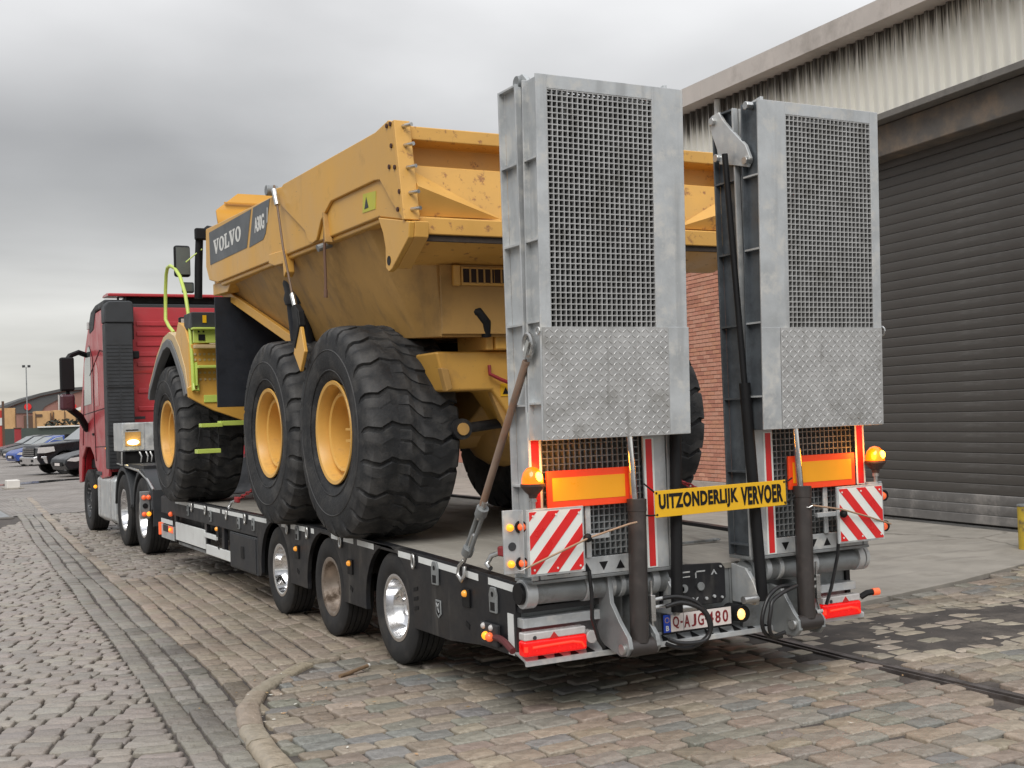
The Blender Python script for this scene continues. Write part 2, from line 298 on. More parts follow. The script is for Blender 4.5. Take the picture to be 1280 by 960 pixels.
# ================================================================== GROUND
def pip(x, y, poly):
    c = False; j = len(poly) - 1
    for i in range(len(poly)):
        xi, yi = poly[i]; xj, yj = poly[j]
        if (yi > y) != (yj > y) and x < (xj - xi) * (y - yi) / (yj - yi) + xi: c = not c
        j = i
    return c
GY = np.array([-6, .225, 2.754, 9.2, 15, 28.4, 60.]); GX = np.array([-3.5, -3.094, -2.897, -2.55, -2.24, -1.40, .6])
def gA(y): return float(np.interp(y, GY, GX))
KIN = [(-2.70, -4.0), (-2.69, -.6), (-2.654, -.085), (-2.623, .319), (-2.57, .738), (-2.446, 1.268), (-2.257, 1.714), (-2.025, 2.034), (-1.769, 2.323), (-1.378, 2.554), (-.8, 2.82), (0, 3.02), (1.2, 3.1), (2.9, 3.1)]
SLAB = [(2.45, 1.66), (3.21, 1.80), (4.49, 2.06), (5.83, 2.434), (12, 4.0), (14, 34), (7.5, 34), (2.9, 12)]
APRON = KIN + [(2.9, 1.74)] + SLAB[1:5] + [(12, -4)]
def dirt_mask(x, y):
    n = mnoise.noise((x * 1.1 + 3, y * 1.1, .3)) * .5 + mnoise.noise((x * 3.1, y * 3.1, 5)) * .25
    d = 1 - abs((y - (.62 - .10 * (x - 2.5))) / 1.05)
    e = min(1, max(0, (x - .9) / .8))
    return max(0., min(1., (d + .45 * n) * 2.0)) * e
def axis(*segs):
    a = []
    for s0, s1, st in segs: a += list(np.arange(s0, s1, st))
    return np.array(a + [segs[-1][1]])
xs = axis((-1500, -200, 650), (-200, -20, 60), (-20, -5, 1), (-5, 7, .075), (7, 20, 1.), (20, 200, 45), (200, 1500, 650))
ys = axis((-300, -20, 70), (-20, -3, 2), (-3, 5, .075), (5, 17, .5), (17, 60, 3), (60, 260, 40), (260, 2000, 290))
gv = []; 
for y in ys:
    for x in xs:
        z = -.024
        if -5 < x < 7 and -3 < y < 5: z += mnoise.noise((x * 2.3, y * 2.3, 0)) * .006 + dirt_mask(x, y) * (.0235 + .004 * mnoise.noise((x * 5, y * 5, 2)))
        gv.append((float(x), float(y), z))
nx_ = len(xs); gm = MB(); gm.add(gv, [(j * nx_ + i, j * nx_ + i + 1, (j + 1) * nx_ + i + 1, (j + 1) * nx_ + i) for j in range(len(ys) - 1) for i in range(nx_ - 1)])
ground = part('ground', gm, SOIL); tag(ground, 'dark dirt between and around the cobbles', None, kind='structure')

CAMP = Vector((-4.489, -5.967, 1.732))
def cobble_arrays(cx, cy, hx, hy, ang, top, n=9):
    pts = []; j = .010; rc = min(hx, hy)
    for sx, sy in ((1, 1), (-1, 1), (-1, -1), (1, -1)):          # squared block with knocked-off corners
        kx, ky = hx + random.uniform(-j, j * .3), hy + random.uniform(-j * .6, j * .3); a, b = rc * random.uniform(.12, .38), rc * random.uniform(.12, .38)
        p, q = (sx * kx, sy * (ky - b)), (sx * (kx - a), sy * ky)
        m_ = (sx * (kx - a * .3), sy * (ky - b * .3))
        pts += [p, m_, q] if sx * sy > 0 else [q, m_, p]
    n = 12
    ca, sa = math.cos(ang), math.sin(ang); V = []
    tx, ty = random.uniform(-.035, .035), random.uniform(-.035, .035)
    for k, dz in ((1.0, -.05), (1.0, -.010), (.965, -.0025), (.88, 0.)):
        for x, y in pts:
            X, Y = x * k, y * k
            V.append((cx + X * ca - Y * sa, cy + X * sa + Y * ca, top + dz + (X * tx + Y * ty if dz > -.05 else 0) + (random.uniform(-.0028, .002) if k < 1 else random.uniform(-.003, .001))))
    V.append((cx, cy, top + .002)); F = []
    for r in range(3): F += [(r * n + i, r * n + (i + 1) % n, (r + 1) * n + (i + 1) % n, (r + 1) * n + i) for i in range(n)]
    F += [(3 * n + i, 3 * n + (i + 1) % n, 4 * n) for i in range(n)]
    return V, F
def set_tint(me, cols):
    a = me.color_attributes.new('tint', 'FLOAT_COLOR', 'POINT'); a.data.foreach_set('color', np.asarray(cols, dtype=np.float32).ravel())
def paving(name, label, stones):
    """stones: (cx, cy, hx, hy, ang, top, tint). The 300 nearest in view become parts, the rest one joined part."""
    root = thing(name, label, None, (0, 0, 0)); root['kind'] = 'structure'
    def seen(s):
        d = Vector((s[0], s[1], 0)) - CAMP; z = d.dot(fw)
        if z < .5: return 1e9
        u, v = d.dot(r2) / z * 1501, -d.dot(u2) / z * 1501
        return d.length if abs(u) < 650 and v < 492 else 1e6 + d.length
    stones = sorted(stones, key=seen)
    V, F, C = [], [], []
    for i, s in enumerate(stones):
        v, f = cobble_arrays(*s[:6])
        if i < 300 and seen(s) < 1e5:
            m = MB(); m.add([(a - s[0], b - s[1], c) for a, b, c in v], f); me = bpy.data.meshes.new('cobble'); me.from_pydata(m.v, [], m.f); me.shade_smooth(); me.materials.append(STONE)
            set_tint(me, [(*s[6], 1)] * len(m.v)); o = bpy.data.objects.new('cobble', me); col.objects.link(o); o.parent = root; o.location = (s[0], s[1], 0)
        else:
            k = len(V); V += v; F += [tuple(q + k for q in g) for g in f]; C += [(*s[6], 1)] * len(v)
    me = bpy.data.meshes.new('cobbles'); me.from_pydata(V, [], F); me.shade_smooth(); me.materials.append(STONE); set_tint(me, C)
    o = bpy.data.objects.new('cobbles', me); col.objects.link(o); o.parent = root; o['kind'] = 'stuff'
    return root
def stain(x, y, f=.8, amt=.35):
    n = mnoise.noise((x * f, y * f, 7.7)) + .5 * mnoise.noise((x * f * 2.7, y * f * 2.7, 1.1)); return 1 - amt * max(0, min(1, n * 1.4 - .05))
def tv(c, a=.13, b=.025):
    k = 1.10 * random.uniform(1 - a, 1 + a); return tuple(max(.02, q * k * w_ * random.uniform(1 - b, 1 + b)) for q, w_ in zip(c, (1.02, 1.0, .96)))
def vis(x, y, mx=1050, mv=820):
    d = Vector((x, y, 0)) - CAMP; z = d.dot(fw)
    if z < .5: return False
    return abs(d.dot(r2) / z * 1501) < mx and -d.dot(u2) / z * 1501 < mv

# road: courses laid across the street
st = []
A0 = R(-22); ca, sa = math.cos(A0), math.sin(A0); v = -4.0
while v < 22:
    h = random.uniform(.125, .165); u = -9 + random.uniform(0, .2); vb = v + h / 2; a_, b_ = -9., 9.
    for _ in range(30):
        mid = (a_ + b_) / 2
        if mid * ca - vb * sa < gA(mid * sa + vb * ca): a_ = mid
        else: b_ = mid
    while u < a_ - .04:
        l = random.uniform(.15, .225)
        if u + l > a_ - .07: l = a_ - u
        uc = u + l / 2; x, y = uc * ca - vb * sa, uc * sa + vb * ca; u += l
        if -3 < y < 21 and vis(x, y): k = stain(x, y, .6, .25); st.append((x, y, l / 2 - .0065, h / 2 - .001, A0 + random.uniform(-.025, .025), random.gauss(0, .0035), tuple(q * k for q in tv((.245, .222, .203), .14))))
    v += h
paving('road_paving', 'grey pink cobbled roadway on the left, courses laid across the street', st)

# gutter and the lanes of setts running along the street
st = []
for lane in range(27):
    wl = .158; y = -3 + random.uniform(0, .2)
    while y < (28 if lane < 4 else 9.5):
        l = random.uniform(.17, .27) if lane > 2 else random.uniform(.12, .22); yc = y + l / 2; y += l
        x = gA(yc) + .004 + wl * (lane + .5) + .012 * math.sin(yc * 1.7 + lane); dx = gA(yc + .2) - gA(yc - .2)
        if lane > 3 and yc > 8.25 + .5 * mnoise.noise((x * .9, 0, 0)): continue
        if pip(x - .19, yc + .13, APRON) or pip(x, yc, APRON) or pip(x - .1, yc + .2, APRON) or not vis(x, yc): continue
        k = stain(x, yc, 1.5, .55 if 1 <= lane <= 3 else .25); c = tuple(q * k for q in (tv((.205, .192, .174), .14) if lane < 3 else tv((.262, .222, .182), .13)))
        st.append((x, yc, wl / 2 - .007, l / 2 - .001, math.atan2(-dx, .4) + random.uniform(-.03, .03), random.gauss(-.002 if lane > 2 else -.006, .003), c))
paving('lane_paving', 'tan cobbled lane beside and under the trailer, courses laid along the street', st)

# far setts ahead of the lanes, fine transverse courses
st = []; y = 8.3
while y < 20.8:
    h = random.uniform(.12, .15); x = -3 + random.uniform(0, .2)
    while x < 8:
        l = random.uniform(.13, .2); xc = x + l / 2; x += l; yy = y + .18 * math.sin(xc * 2.1) + .10 * xc
        if xc > gA(yy) + .004 + .158 * 4 and yy > 8.35 and vis(xc, yy): st.append((xc, yy, l / 2 - .005, h / 2 - .005, .1, random.gauss(0, .004), tv((.22, .198, .178), .2)))
    y += h
paving('fan_paving', 'small worn setts in wavy courses around the tractor wheels', st)

# yard apron inside the kerb
pal = [(.262, .222, .180)] * 5 + [(.212, .207, .180)] * 3 + [(.190, .191, .186)] * 2 + [(.252, .210, .178)] * 2 + [(.305, .267, .217)] * 2 + [(.228, .205, .180)] * 4
st = []; y = -3.0
while y < 3.2:
    h = random.uniform(.135, .185); x = -2.9 + random.uniform(0, .2)
    while x < 8.5:
        l = random.uniform(.18, .28); xc = x + l / 2; x += l; yy = y + .03 * math.sin(xc * 1.3) + .02 * math.sin(xc * 3.7 + y)
        if not vis(xc, yy): continue
        ins = [t / 12 for t in range(13) if pip(xc - l / 2 + l * t / 12, yy + h * .35, APRON) and pip(xc - l / 2 + l * t / 12, yy - h * .35, APRON)]
        if not ins or (ins[-1] - ins[0]) * l < .07: continue
        xc, l = xc - l / 2 + l * (ins[0] + ins[-1]) / 2, l * (ins[-1] - ins[0])
        if abs(xc - 1.315) < .10 + l * .3 and yy < 1.7: 
            if random.random() < .75: continue
        dm = dirt_mask(xc, yy)
        st.append((xc, yy, l / 2 - .0045 - (.012 * dm * random.random()), h / 2 - .0035 - (.012 * dm * random.random()), random.uniform(-.07, .07), random.gauss(0, .0045) - .004 * dm, tuple(q * stain(xc, yy, .9, .3) for q in tv(random.choice(pal), .10)) if dm < .3 else tv((.31, .275, .228), .16)))
    y += h
paving('yard_paving', 'mixed tan and green grey cobbles of the yard apron behind the trailer', st)

# kerb stones
kerb = thing('kerb', 'worn curved stone kerb between the lane and the yard apron', None, (0, 0, 0)); kerb['kind'] = 'structure'
def resample(P, step):
    P = [Vector((*q, 0)) for q in P]; out_ = [P[0]]; acc = 0
    for a, b in zip(P, P[1:]):
        L = (b - a).length; t = step - acc
        while t <= L: out_.append(a.lerp(b, t / L)); t += step
        acc = (acc + L) % step
    return out_
KP = resample(KIN, .06); i = 3
while i < len(KP) - 9 and KP[i].x < 2.4:
    n = random.choice((6, 7, 9)); seg_ = KP[i:i + n + 1]; i += n
    if len(seg_) < 4: break
    wd = .138; V = []; m = len(seg_)
    ymid = seg_[m // 2].y; rise = (.030 if ymid < .9 else max(.004, .030 - .022 * (ymid - .9))) + random.uniform(-.004, .004)
    for j, q in enumerate(seg_):
        d = (seg_[min(j + 1, m - 1)] - seg_[max(j - 1, 0)]).normalized(); nn = Vector((-d.y, d.x, 0))
        if j == 0: q = q + d * .009
        if j == m - 1: q = q - d * .009
        jw = random.uniform(-.006, .006)
        for off, z in ((0, -.08), (0, rise - .012), (.012, rise), (wd * .5, rise + .002), (wd - .022, rise - .003), (wd + jw, rise - .026), (wd + jw, -.09)):
            V.append((q.x + nn.x * off, q.y + nn.y * off, z + random.uniform(-.003, .003)))
    F = [(a * 7 + b, a * 7 + b + 1, (a + 1) * 7 + b + 1, (a + 1) * 7 + b) for a in range(m - 1) for b in range(6)] + [tuple(range(7)), tuple(range((m - 1) * 7 + 6, (m - 1) * 7 - 1, -1))]
    mb = MB(); mb.add(V, F); o = part('kerb_stone', mb, STONE, kerb, smooth=50); set_tint(o.data, [(*tv((.275, .238, .192), .14), 1)] * len(V))

# far paving where single stones can no longer be told apart
FARP = mat('distant setts', (.275, .25, .228), .6, 0, .3, 1.6, (.215, .196, .18), .42, .66, .5, .3, 14)
fp = MB(); fp.add([(-60, 20.7, -.006), (40, 20.7, -.006), (90, 240, -.006), (-60, 240, -.006)], [(0, 1, 2, 3)])
_t = FARP.node_tree; _b = _t.nodes['Principled BSDF']; _br = _t.nodes.new('ShaderNodeTexBrick'); _tc = _t.nodes.new('ShaderNodeTexCoord')
_br.inputs['Scale'].default_value = 1; _br.inputs['Brick Width'].default_value = .2; _br.inputs['Row Height'].default_value = .15; _br.inputs['Mortar Size'].default_value = .012
_br.inputs['Color1'].default_value = (1.1, 1.1, 1.1, 1); _br.inputs['Color2'].default_value = (.75, .74, .73, 1); _br.inputs['Mortar'].default_value = (.35, .33, .31, 1)
_src = _b.inputs['Base Color'].links[0].from_socket; _mm = _t.nodes.new('ShaderNodeMixRGB'); _mm.blend_type = 'MULTIPLY'; _mm.inputs[0].default_value = .8
_t.links.new(_tc.outputs['Object'], _br.inputs['Vector']); _t.links.new(_src, _mm.inputs[1]); _t.links.new(_br.outputs['Color'], _mm.inputs[2]); _t.links.new(_mm.outputs[0], _b.inputs['Base Color'])
tag(part('far_paving', fp, FARP, smooth=0), 'distant cobbled yard reaching to the parked cars', None, kind='structure')

sm = MB(); sm.prism(SLAB, 'z', -.05, .022); tag(part('concrete_slab', sm, CONC, bevel=.008), 'pale concrete apron in front of the roller shutter', None, kind='structure')
rl = MB(); ry = [-4 + .2 * i for i in range(29)]
for x0, x1, z in ((1.29, 1.345, .012), (1.255, 1.27, .004)):
    V = [];
    for y in ry:
        c = .02 * math.sin(y * .6) + .045 * max(0, y - .2)
        V += [(x0 + c, y, -.06), (x0 + c, y, z), (x1 + c, y, z), (x1 + c, y, -.06)]
    rl.add(V, [(a * 4 + b, a * 4 + b + 1, a * 4 + 5 + b, a * 4 + 4 + b) for a in range(len(ry) - 1) for b in range(3)])
tag(part('rail', rl, RAILM), 'old steel rail sunk flush in the cobbles behind the trailer', 'rail')
for pts, lab in (([(-1.6, 36.3), (-.4, 37.6), (1.1, 38.6), (2.9, 38.9), (3.2, 38.1), (1.4, 37.5), (.3, 36.4), (-.6, 35.9)], 'shallow puddle on the cobbles in front of the parked pickup'),):
    pm = MB(); pm.add([(x, y, .006) for x, y in pts], [tuple(range(len(pts)))]); o = part('puddle', pm, PUD, smooth=0); tag(o, lab, None, kind='structure')
dc = thing('drain_cover', 'flat grey metal drain cover at the left edge by the gutter', 'drain cover', (-2.25, 21.6, 0))
part('frame', MB().box(-2.75, -2.0, 20.1, 23.2, -.02, .02), CONCS, dc, .006); part('lid', MB().box(-2.68, -2.07, 20.2, 23.1, .0, .03), GALVD, dc, .006)

# twig and litter
tw = MB(); pth = [(-1.76, 1.735, .018), (-1.68, 1.77, .022), (-1.6, 1.83, .024), (-1.5, 1.885, .03)]
twg = thing('stick', 'broken brown stick with a pale end lying on cobbles behind the rear wheel', 'stick', (-1.62, 1.8, 0))
part('bark', tw.tube(pth, .013, 8), mat('stick bark', (.20, .13, .075), .85, 0, .3, 30), twg); part('broken_end', MB().cyl((-1.502, 1.884, .030), (-1.488, 1.892, .031), .0135, 8), PALE, twg)
lv, lf, lc = [], [], []
for i in range(150):
    x, y = random.uniform(-2.6, 5), random.uniform(-2.2, 2.2)
    if i < 60: x, y = random.gauss(-2.2, .25), random.gauss(1.3, .6)
    if not vis(x, y): continue
    a = random.uniform(0, 6.28); s_ = random.uniform(.004, .013); z = .007; k = len(lv)
    for j in range(4): lv.append((x + math.cos(a + j * 1.57) * s_ * (1.6 if j % 2 else .7), y + math.sin(a + j * 1.57) * s_ * (1.6 if j % 2 else .7), z + random.uniform(0, .008)))
    lf.append((k, k + 1, k + 2, k + 3)); c = random.choice(((.42, .27, .15), (.6, .58, .52), (.3, .2, .1), (.45, .4, .33))); lc += [(*c, 1)] * 4
lm_ = MB(); lm_.add(lv, lf); lo_ = part('leaf_litter', lm_, mat('litter', (1, 1, 1), .8, 0, .1, 20, attr='tint'), smooth=0); set_tint(lo_.data, lc); tag(lo_, 'tiny dry leaf bits and chips scattered over the cobbles', 'litter', kind='stuff')

# ================================================================== WAREHOUSE (local: +Y along the wall, -X outwards)
wh = thing('warehouse', 'long brick warehouse with corrugated top, roller shutter and pale fascia', 'warehouse', (7.65, 3.96, 0), R(-6.4), local=True)
T0, T1 = -8.0, 40.0; TB = 5.0
part('mortar_wall', MB().box(.012, .35, TB, T1, 0, 5.62), MORT, wh)
plm = MB().box(-.02, .012, TB, T1, 0, .42); part('plinth', plm, PLAST, wh, .01)
V, F, C = [], [], []; cnt = 0; row = 0; z = .43
bmesh_cache = []
for k in range(6):
    m = MB().box(-.006, .02, 0, .205, 0, .058); me = mesh_from(m, 'brick', 0); me.materials.append(BRICKM)
    set_tint(me, [(*tv(((.52, .25, .175), (.48, .22, .155), (.56, .29, .21), (.44, .195, .14), (.53, .27, .20), (.50, .24, .18))[k], .05), 1)] * 8); bmesh_cache.append(me)
while z < 5.55:
    t = TB + (.1075 if row % 2 else 0)
    while t < 16:
        near = 5.9 < t < 8.3 and z < 4.6 and cnt < 300 and (6.0 < t < 7.6 or False) and z > .6
        if near and (row * 7 + int(t * 5)) % 1 == 0:
            o = bpy.data.objects.new('brick', random.choice(bmesh_cache)); col.objects.link(o); o.parent = wh; o.location = (random.uniform(-.002, .002), t, z); cnt += 1
        else:
            k = len(V); dx = random.uniform(-.002, .002); q = MB().box(-.006 + dx, .02, t, t + .205, z, z + .058); V += q.v; F += [tuple(i + k for i in f) for f in q.f]
            C += [(*tv(random.choice(((.52, .25, .175), (.48, .22, .155), (.56, .29, .21), (.44, .195, .14), (.53, .27, .20))), .08), 1)] * 8
        t += .215
    z += .0715; row += 1
bm_ = MB(); bm_.v = V; bm_.f = F; o = part('bricks', bm_, BRICKM, wh, smooth=0); set_tint(o.data, C); o['kind'] = 'stuff'
FARB = mat('distant brick', (.44, .20, .145), .85, 0, .2, 3, (.36, .26, .21), .5, .7, 2)
part('far_brick_face', MB().box(-.004, .012, 16.02, T1, .43, 5.6), FARB, wh)
part('pier', MB().box(-.03, .55, TB - .35, TB - .003, 0, 5.15), CONCS, wh, .01)
part('lintel_beam', MB().box(.10, .60, T0, TB - .4, 5.13, 5.565), CONCL, wh, .02)
part('concrete_strip', MB().box(-.10, .62, T0, TB + 6, 5.57, 5.665), CONCS, wh, .012)
sh = thing_slats = part('shutter', MB().box(.46, .50, T0, TB - .36, .05, 5.4), BLACK, wh)
slm = MB(); pr = [(.432, .0), (.424, .008), (.414, .05), (.411, .100), (.413, .124), (.420, .1335), (.455, .1335), (.455, .0)]
slm.prism(pr, 'y', T0, TB - .37); sme = mesh_from(slm, 'slat', 30); sme.materials.append(SHUT); sme2 = sme.copy(); sme2.materials.clear(); sme2.materials.append(SHUTB)
for k in range(39):
    o = bpy.data.objects.new('slat', sme2 if k < 2 else sme); col.objects.link(o); o.parent = sh; o.location = (random.uniform(-.003, .003), 0, .20 + k * .134)
part('bottom_rail', MB().box(.395, .46, T0, TB - .37, .085, .20), SHUTB, sh, .006)
# corrugated cladding
CL = bpy.data.materials.new('streaked cream cladding'); CL.use_nodes = True; t_ = CL.node_tree; b_ = t_.nodes['Principled BSDF']; n_, k_ = t_.nodes.new, t_.links.new
tc_ = n_('ShaderNodeTexCoord'); m_ = n_('ShaderNodeMapping'); m_.inputs['Scale'].default_value = (34, 34, .8); k_(tc_.outputs['Object'], m_.inputs[0])
nz_ = n_('ShaderNodeTexNoise'); nz_.inputs['Scale'].default_value = 1.3; nz_.inputs['Detail'].default_value = 5; k_(m_.outputs[0], nz_.inputs['Vector'])
sx_ = n_('ShaderNodeSeparateXYZ'); k_(tc_.outputs['Object'], sx_.inputs[0])
hr_ = n_('ShaderNodeMapRange'); hr_.inputs['From Min'].default_value = 6.05; hr_.inputs['From Max'].default_value = 6.85; hr_.inputs['To Min'].default_value = -.48; hr_.inputs['To Max'].default_value = .34; k_(sx_.outputs[2], hr_.inputs[0])
ad_ = n_('ShaderNodeMath'); k_(nz_.outputs[0], ad_.inputs[0]); k_(hr_.outputs[0], ad_.inputs[1])
st_ = n_('ShaderNodeMapRange'); st_.inputs['From Min'].default_value = .46; st_.inputs['From Max'].default_value = .72; st_.inputs['To Max'].default_value = .92; k_(ad_.outputs[0], st_.inputs[0])
nl_ = n_('ShaderNodeTexNoise'); nl_.inputs['Scale'].default_value = 2; k_(tc_.outputs['Object'], nl_.inputs['Vector'])
cr_ = n_('ShaderNodeMixRGB'); k_(nl_.outputs[0], cr_.inputs[0]); cr_.inputs[1].default_value = (.75, .735, .67, 1); cr_.inputs[2].default_value = (.85, .84, .78, 1)
mx_ = n_('ShaderNodeMixRGB'); k_(st_.outputs[0], mx_.inputs[0]); k_(cr_.outputs[0], mx_.inputs[1]); mx_.inputs[2].default_value = (.045, .038, .034, 1); k_(mx_.outputs[0], b_.inputs['Base Color']); b_.inputs['Roughness'].default_value = .65
fb = lambda t: 6.74 + .0292 * (t - .7)
def clad(t0, t1):
    m = MB(); P = []; t = t0
    while t < t1 - 1e-6:
        for dt, d in ((0, 0), (.07, 0), (.085, -.06), (.125, -.06), (.14, 0)): P.append((t + dt, d))
        t += .2
    P = [q for i, q in enumerate(P) if i == 0 or q[0] > P[i - 1][0] + 1e-6] + [(t1, 0)]
    V = [(-.035 + d, tt, zz) for tt, d in P for zz in (5.655, fb(tt) + .012)]
    m.add(V, [(2 * i, 2 * i + 1, 2 * i + 3, 2 * i + 2) for i in range(len(P) - 1)]); return m
part('upper_wall', MB().box(.0, .3, T0, T1, 5.67, 6.45), CONCS, wh)
for t in range(-8, 12): part('cladding_sheet', clad(t, t + 1.0), CL, wh, smooth=0)
o = part('cladding_sheets', clad(12.0, T1), CL, wh, smooth=0); o['kind'] = 'stuff'
ft = lambda t: 7.055 + .0346 * (t - 1.64)
fb = lambda t: 6.74 + .0292 * (t - .7)
def slope_box(xa, xb, ta, tb, f0, f1): return MB().add([(x, t, f(t)) for x in (xa, xb) for t in (ta, tb) for f in (f0, f1)], [(0, 1, 3, 2), (4, 6, 7, 5), (0, 4, 5, 1), (2, 3, 7, 6), (0, 2, 6, 4), (1, 5, 7, 3)])
for ta, tb in ((T0, -2.6), (-2.594, 1.37), (1.376, 6.2), (6.206, 11), (11.006, 16), (16.006, T1)): part('fascia_panel', slope_box(-.42, -.40, ta, tb, fb, ft), FASC, wh, .003)
part('soffit', slope_box(-.40, .0, T0, T1, lambda t: fb(t) + .01, lambda t: fb(t) + .03), FASC, wh)
part('roof', MB().add([(-.41, T0, ft(T0) + .004), (-.41, T1, ft(T1) + .004), (9, T1, ft(T1) + 1.4), (9, T0, ft(T0) + 1.4), (-.41, T0, ft(T0) - .02), (-.41, T1, ft(T1) - .02), (9, T1, ft(T1) + 1.3), (9, T0, ft(T0) + 1.3)], [(0, 3, 2, 1), (4, 5, 6, 7), (0, 1, 5, 4), (1, 2, 6, 5), (2, 3, 7, 6), (3, 0, 4, 7)]), DKG, wh)
part('end_wall', MB().box(.36, 9, T1 - .3, T1, 0, 7.4), FARB, wh)
dp = part('downpipe', MB().tube([(-.15, 6.12, 6.89), (-.15, 6.12, 6.2), (-.15, 6.12, 5.7)], .055, 10), WHITE, wh); part('bracket', MB().lathe([(-.02, .06), (-.02, .066), (.02, .066), (.02, .06)], (-.15, 6.12, 6.5), 'z', 12), GALVD, dp)
for i in range(26): part('rivet', MB().sphere((-.085, -7.9 + .2 * 3 * i * .5 + .11, 5.70), .012, 6), DKG, wh, smooth=60)
bo = thing('bollard', 'scuffed yellow steel post at the right edge before the shutter', 'bollard', (6.82, 3.17, .02))
part('tube', MB().cyl((6.82, 3.17, .02), (6.82, 3.17, .50), .10, 20), BOLY, bo, .006); part('cap', MB().cyl((6.82, 3.17, .50), (6.82, 3.17, .52), .104, 20), GALVD, bo, .004)

# ================================================================== WHEELS
def arc(cy, cz, r, a0, a1, n):
    return [(cy + r * math.cos(R(a0 + (a1 - a0) * i / n)), cz + r * math.sin(R(a0 + (a1 - a0) * i / n))) for i in range(n + 1)]
def road_tyre(r, wd, ri):
    h = wd / 2; m = MB(); prof = [(-h * .78, ri), (-h * .98, ri + .25 * (r - ri)), (-h, ri + .55 * (r - ri)), (-h * .94, r - .03), (-h * .86, r - .006)]
    k = 5
    for i in range(k):
        a = -h * .84 + i * (h * 1.68 / k); b = a + h * 1.68 / k
        prof += [(a + .004, r), (b - .006, r), (b - .005, r - .012), (b + .003, r - .012)] if i < k - 1 else [(a + .004, r), (b, r)]
    prof += [(h * .86, r - .006), (h * .94, r - .03), (h, ri + .55 * (r - ri)), (h * .98, ri + .25 * (r - ri)), (h * .78, ri)]
    return mesh_from(m.lathe(prof, n=56), 'tyre', 40)
def deep_rim(ri, wd, deep, nut=10):
    m = MB(); h = wd / 2   # open side at -x
    m.lathe([(h * .8, ri), (-h * .8, ri), (-h * .88, ri + .012), (-h * .9, ri - .004), (-h * .84, ri - .022), (-h * .45, ri - .032), (-h + deep * .75, ri - .045), (-h + deep, ri - .075), (-h + deep + .012, ri * .52), (-h + deep - .02, ri * .50), (-h + deep - .03, ri * .30), (-h + deep - .05, ri * .27), (-h + deep - .055, .001)], n=40)
    for i in range(nut):
        t = 2 * math.pi * i / nut; y, z = math.cos(t) * ri * .64, math.sin(t) * ri * .64; m.cyl((-h + deep + .01, y, z), (-h + deep - .025, y, z), .013, 6)
    return mesh_from(m, 'rim', 40)
def put_wheel(parent, name, tyre, rim, loc, flip=False, lab=None):
    rot = (0, 0, math.pi) if flip else (random.uniform(0, 6), 0, 0)
    t = inst(name, tyre, parent, loc, rot); inst('rim', rim, t, (0, 0, 0))
    if lab: t['label'] = lab
    return t
TY_T = road_tyre(.392, .25, .225); TY_T.materials.append(RUB)
RM_T = deep_rim(.226, .25, .15); RM_T.materials.append(CHROME); RM_TD = RM_T.copy(); RM_TD.materials.clear(); RM_TD.materials.append(DIRTYALU)

# ================================================================== LOW-LOADER TRAILER
tr = thing('low_loader_trailer', 'black low-loader semi-trailer with two tall galvanised folding ramps raised at the rear', 'trailer', (0, 4.8, 0))
DY, DZ = [-.1, .1, .87, 1.58, 2.6, 3.7, 9.8], [.752, .757, .787, .808, .829, .843, .843]
def top(y): return float(np.interp(y, DY, DZ))
cuts = [.12, .55, .95, 1.45, 2.05, 2.7, 3.4, 4.2, 5.0, 5.8, 6.6, 7.4, 8.2, 9.0, 9.6]
for a, b in zip(cuts, cuts[1:]):
    m = MB(); m.add([(x, y, top(y) - d) for y in (a + .004, b - .004) for x in (-1.19, 1.19) for d in (.012, .05)], [(0, 2, 6, 4), (1, 5, 7, 3), (0, 4, 5, 1), (2, 3, 7, 6), (0, 1, 3, 2), (4, 6, 7, 5)])
    part('deck_panel', m, WOODD, tr, .004)
part('chassis', MB().box(-.78, .78, .35, 9.6, .42, .70).box(-1.18, 1.18, 5.35, 9.5, .5, .7).box(-1.22, 1.22, .14, .5, .36, .70), BLACK, tr)
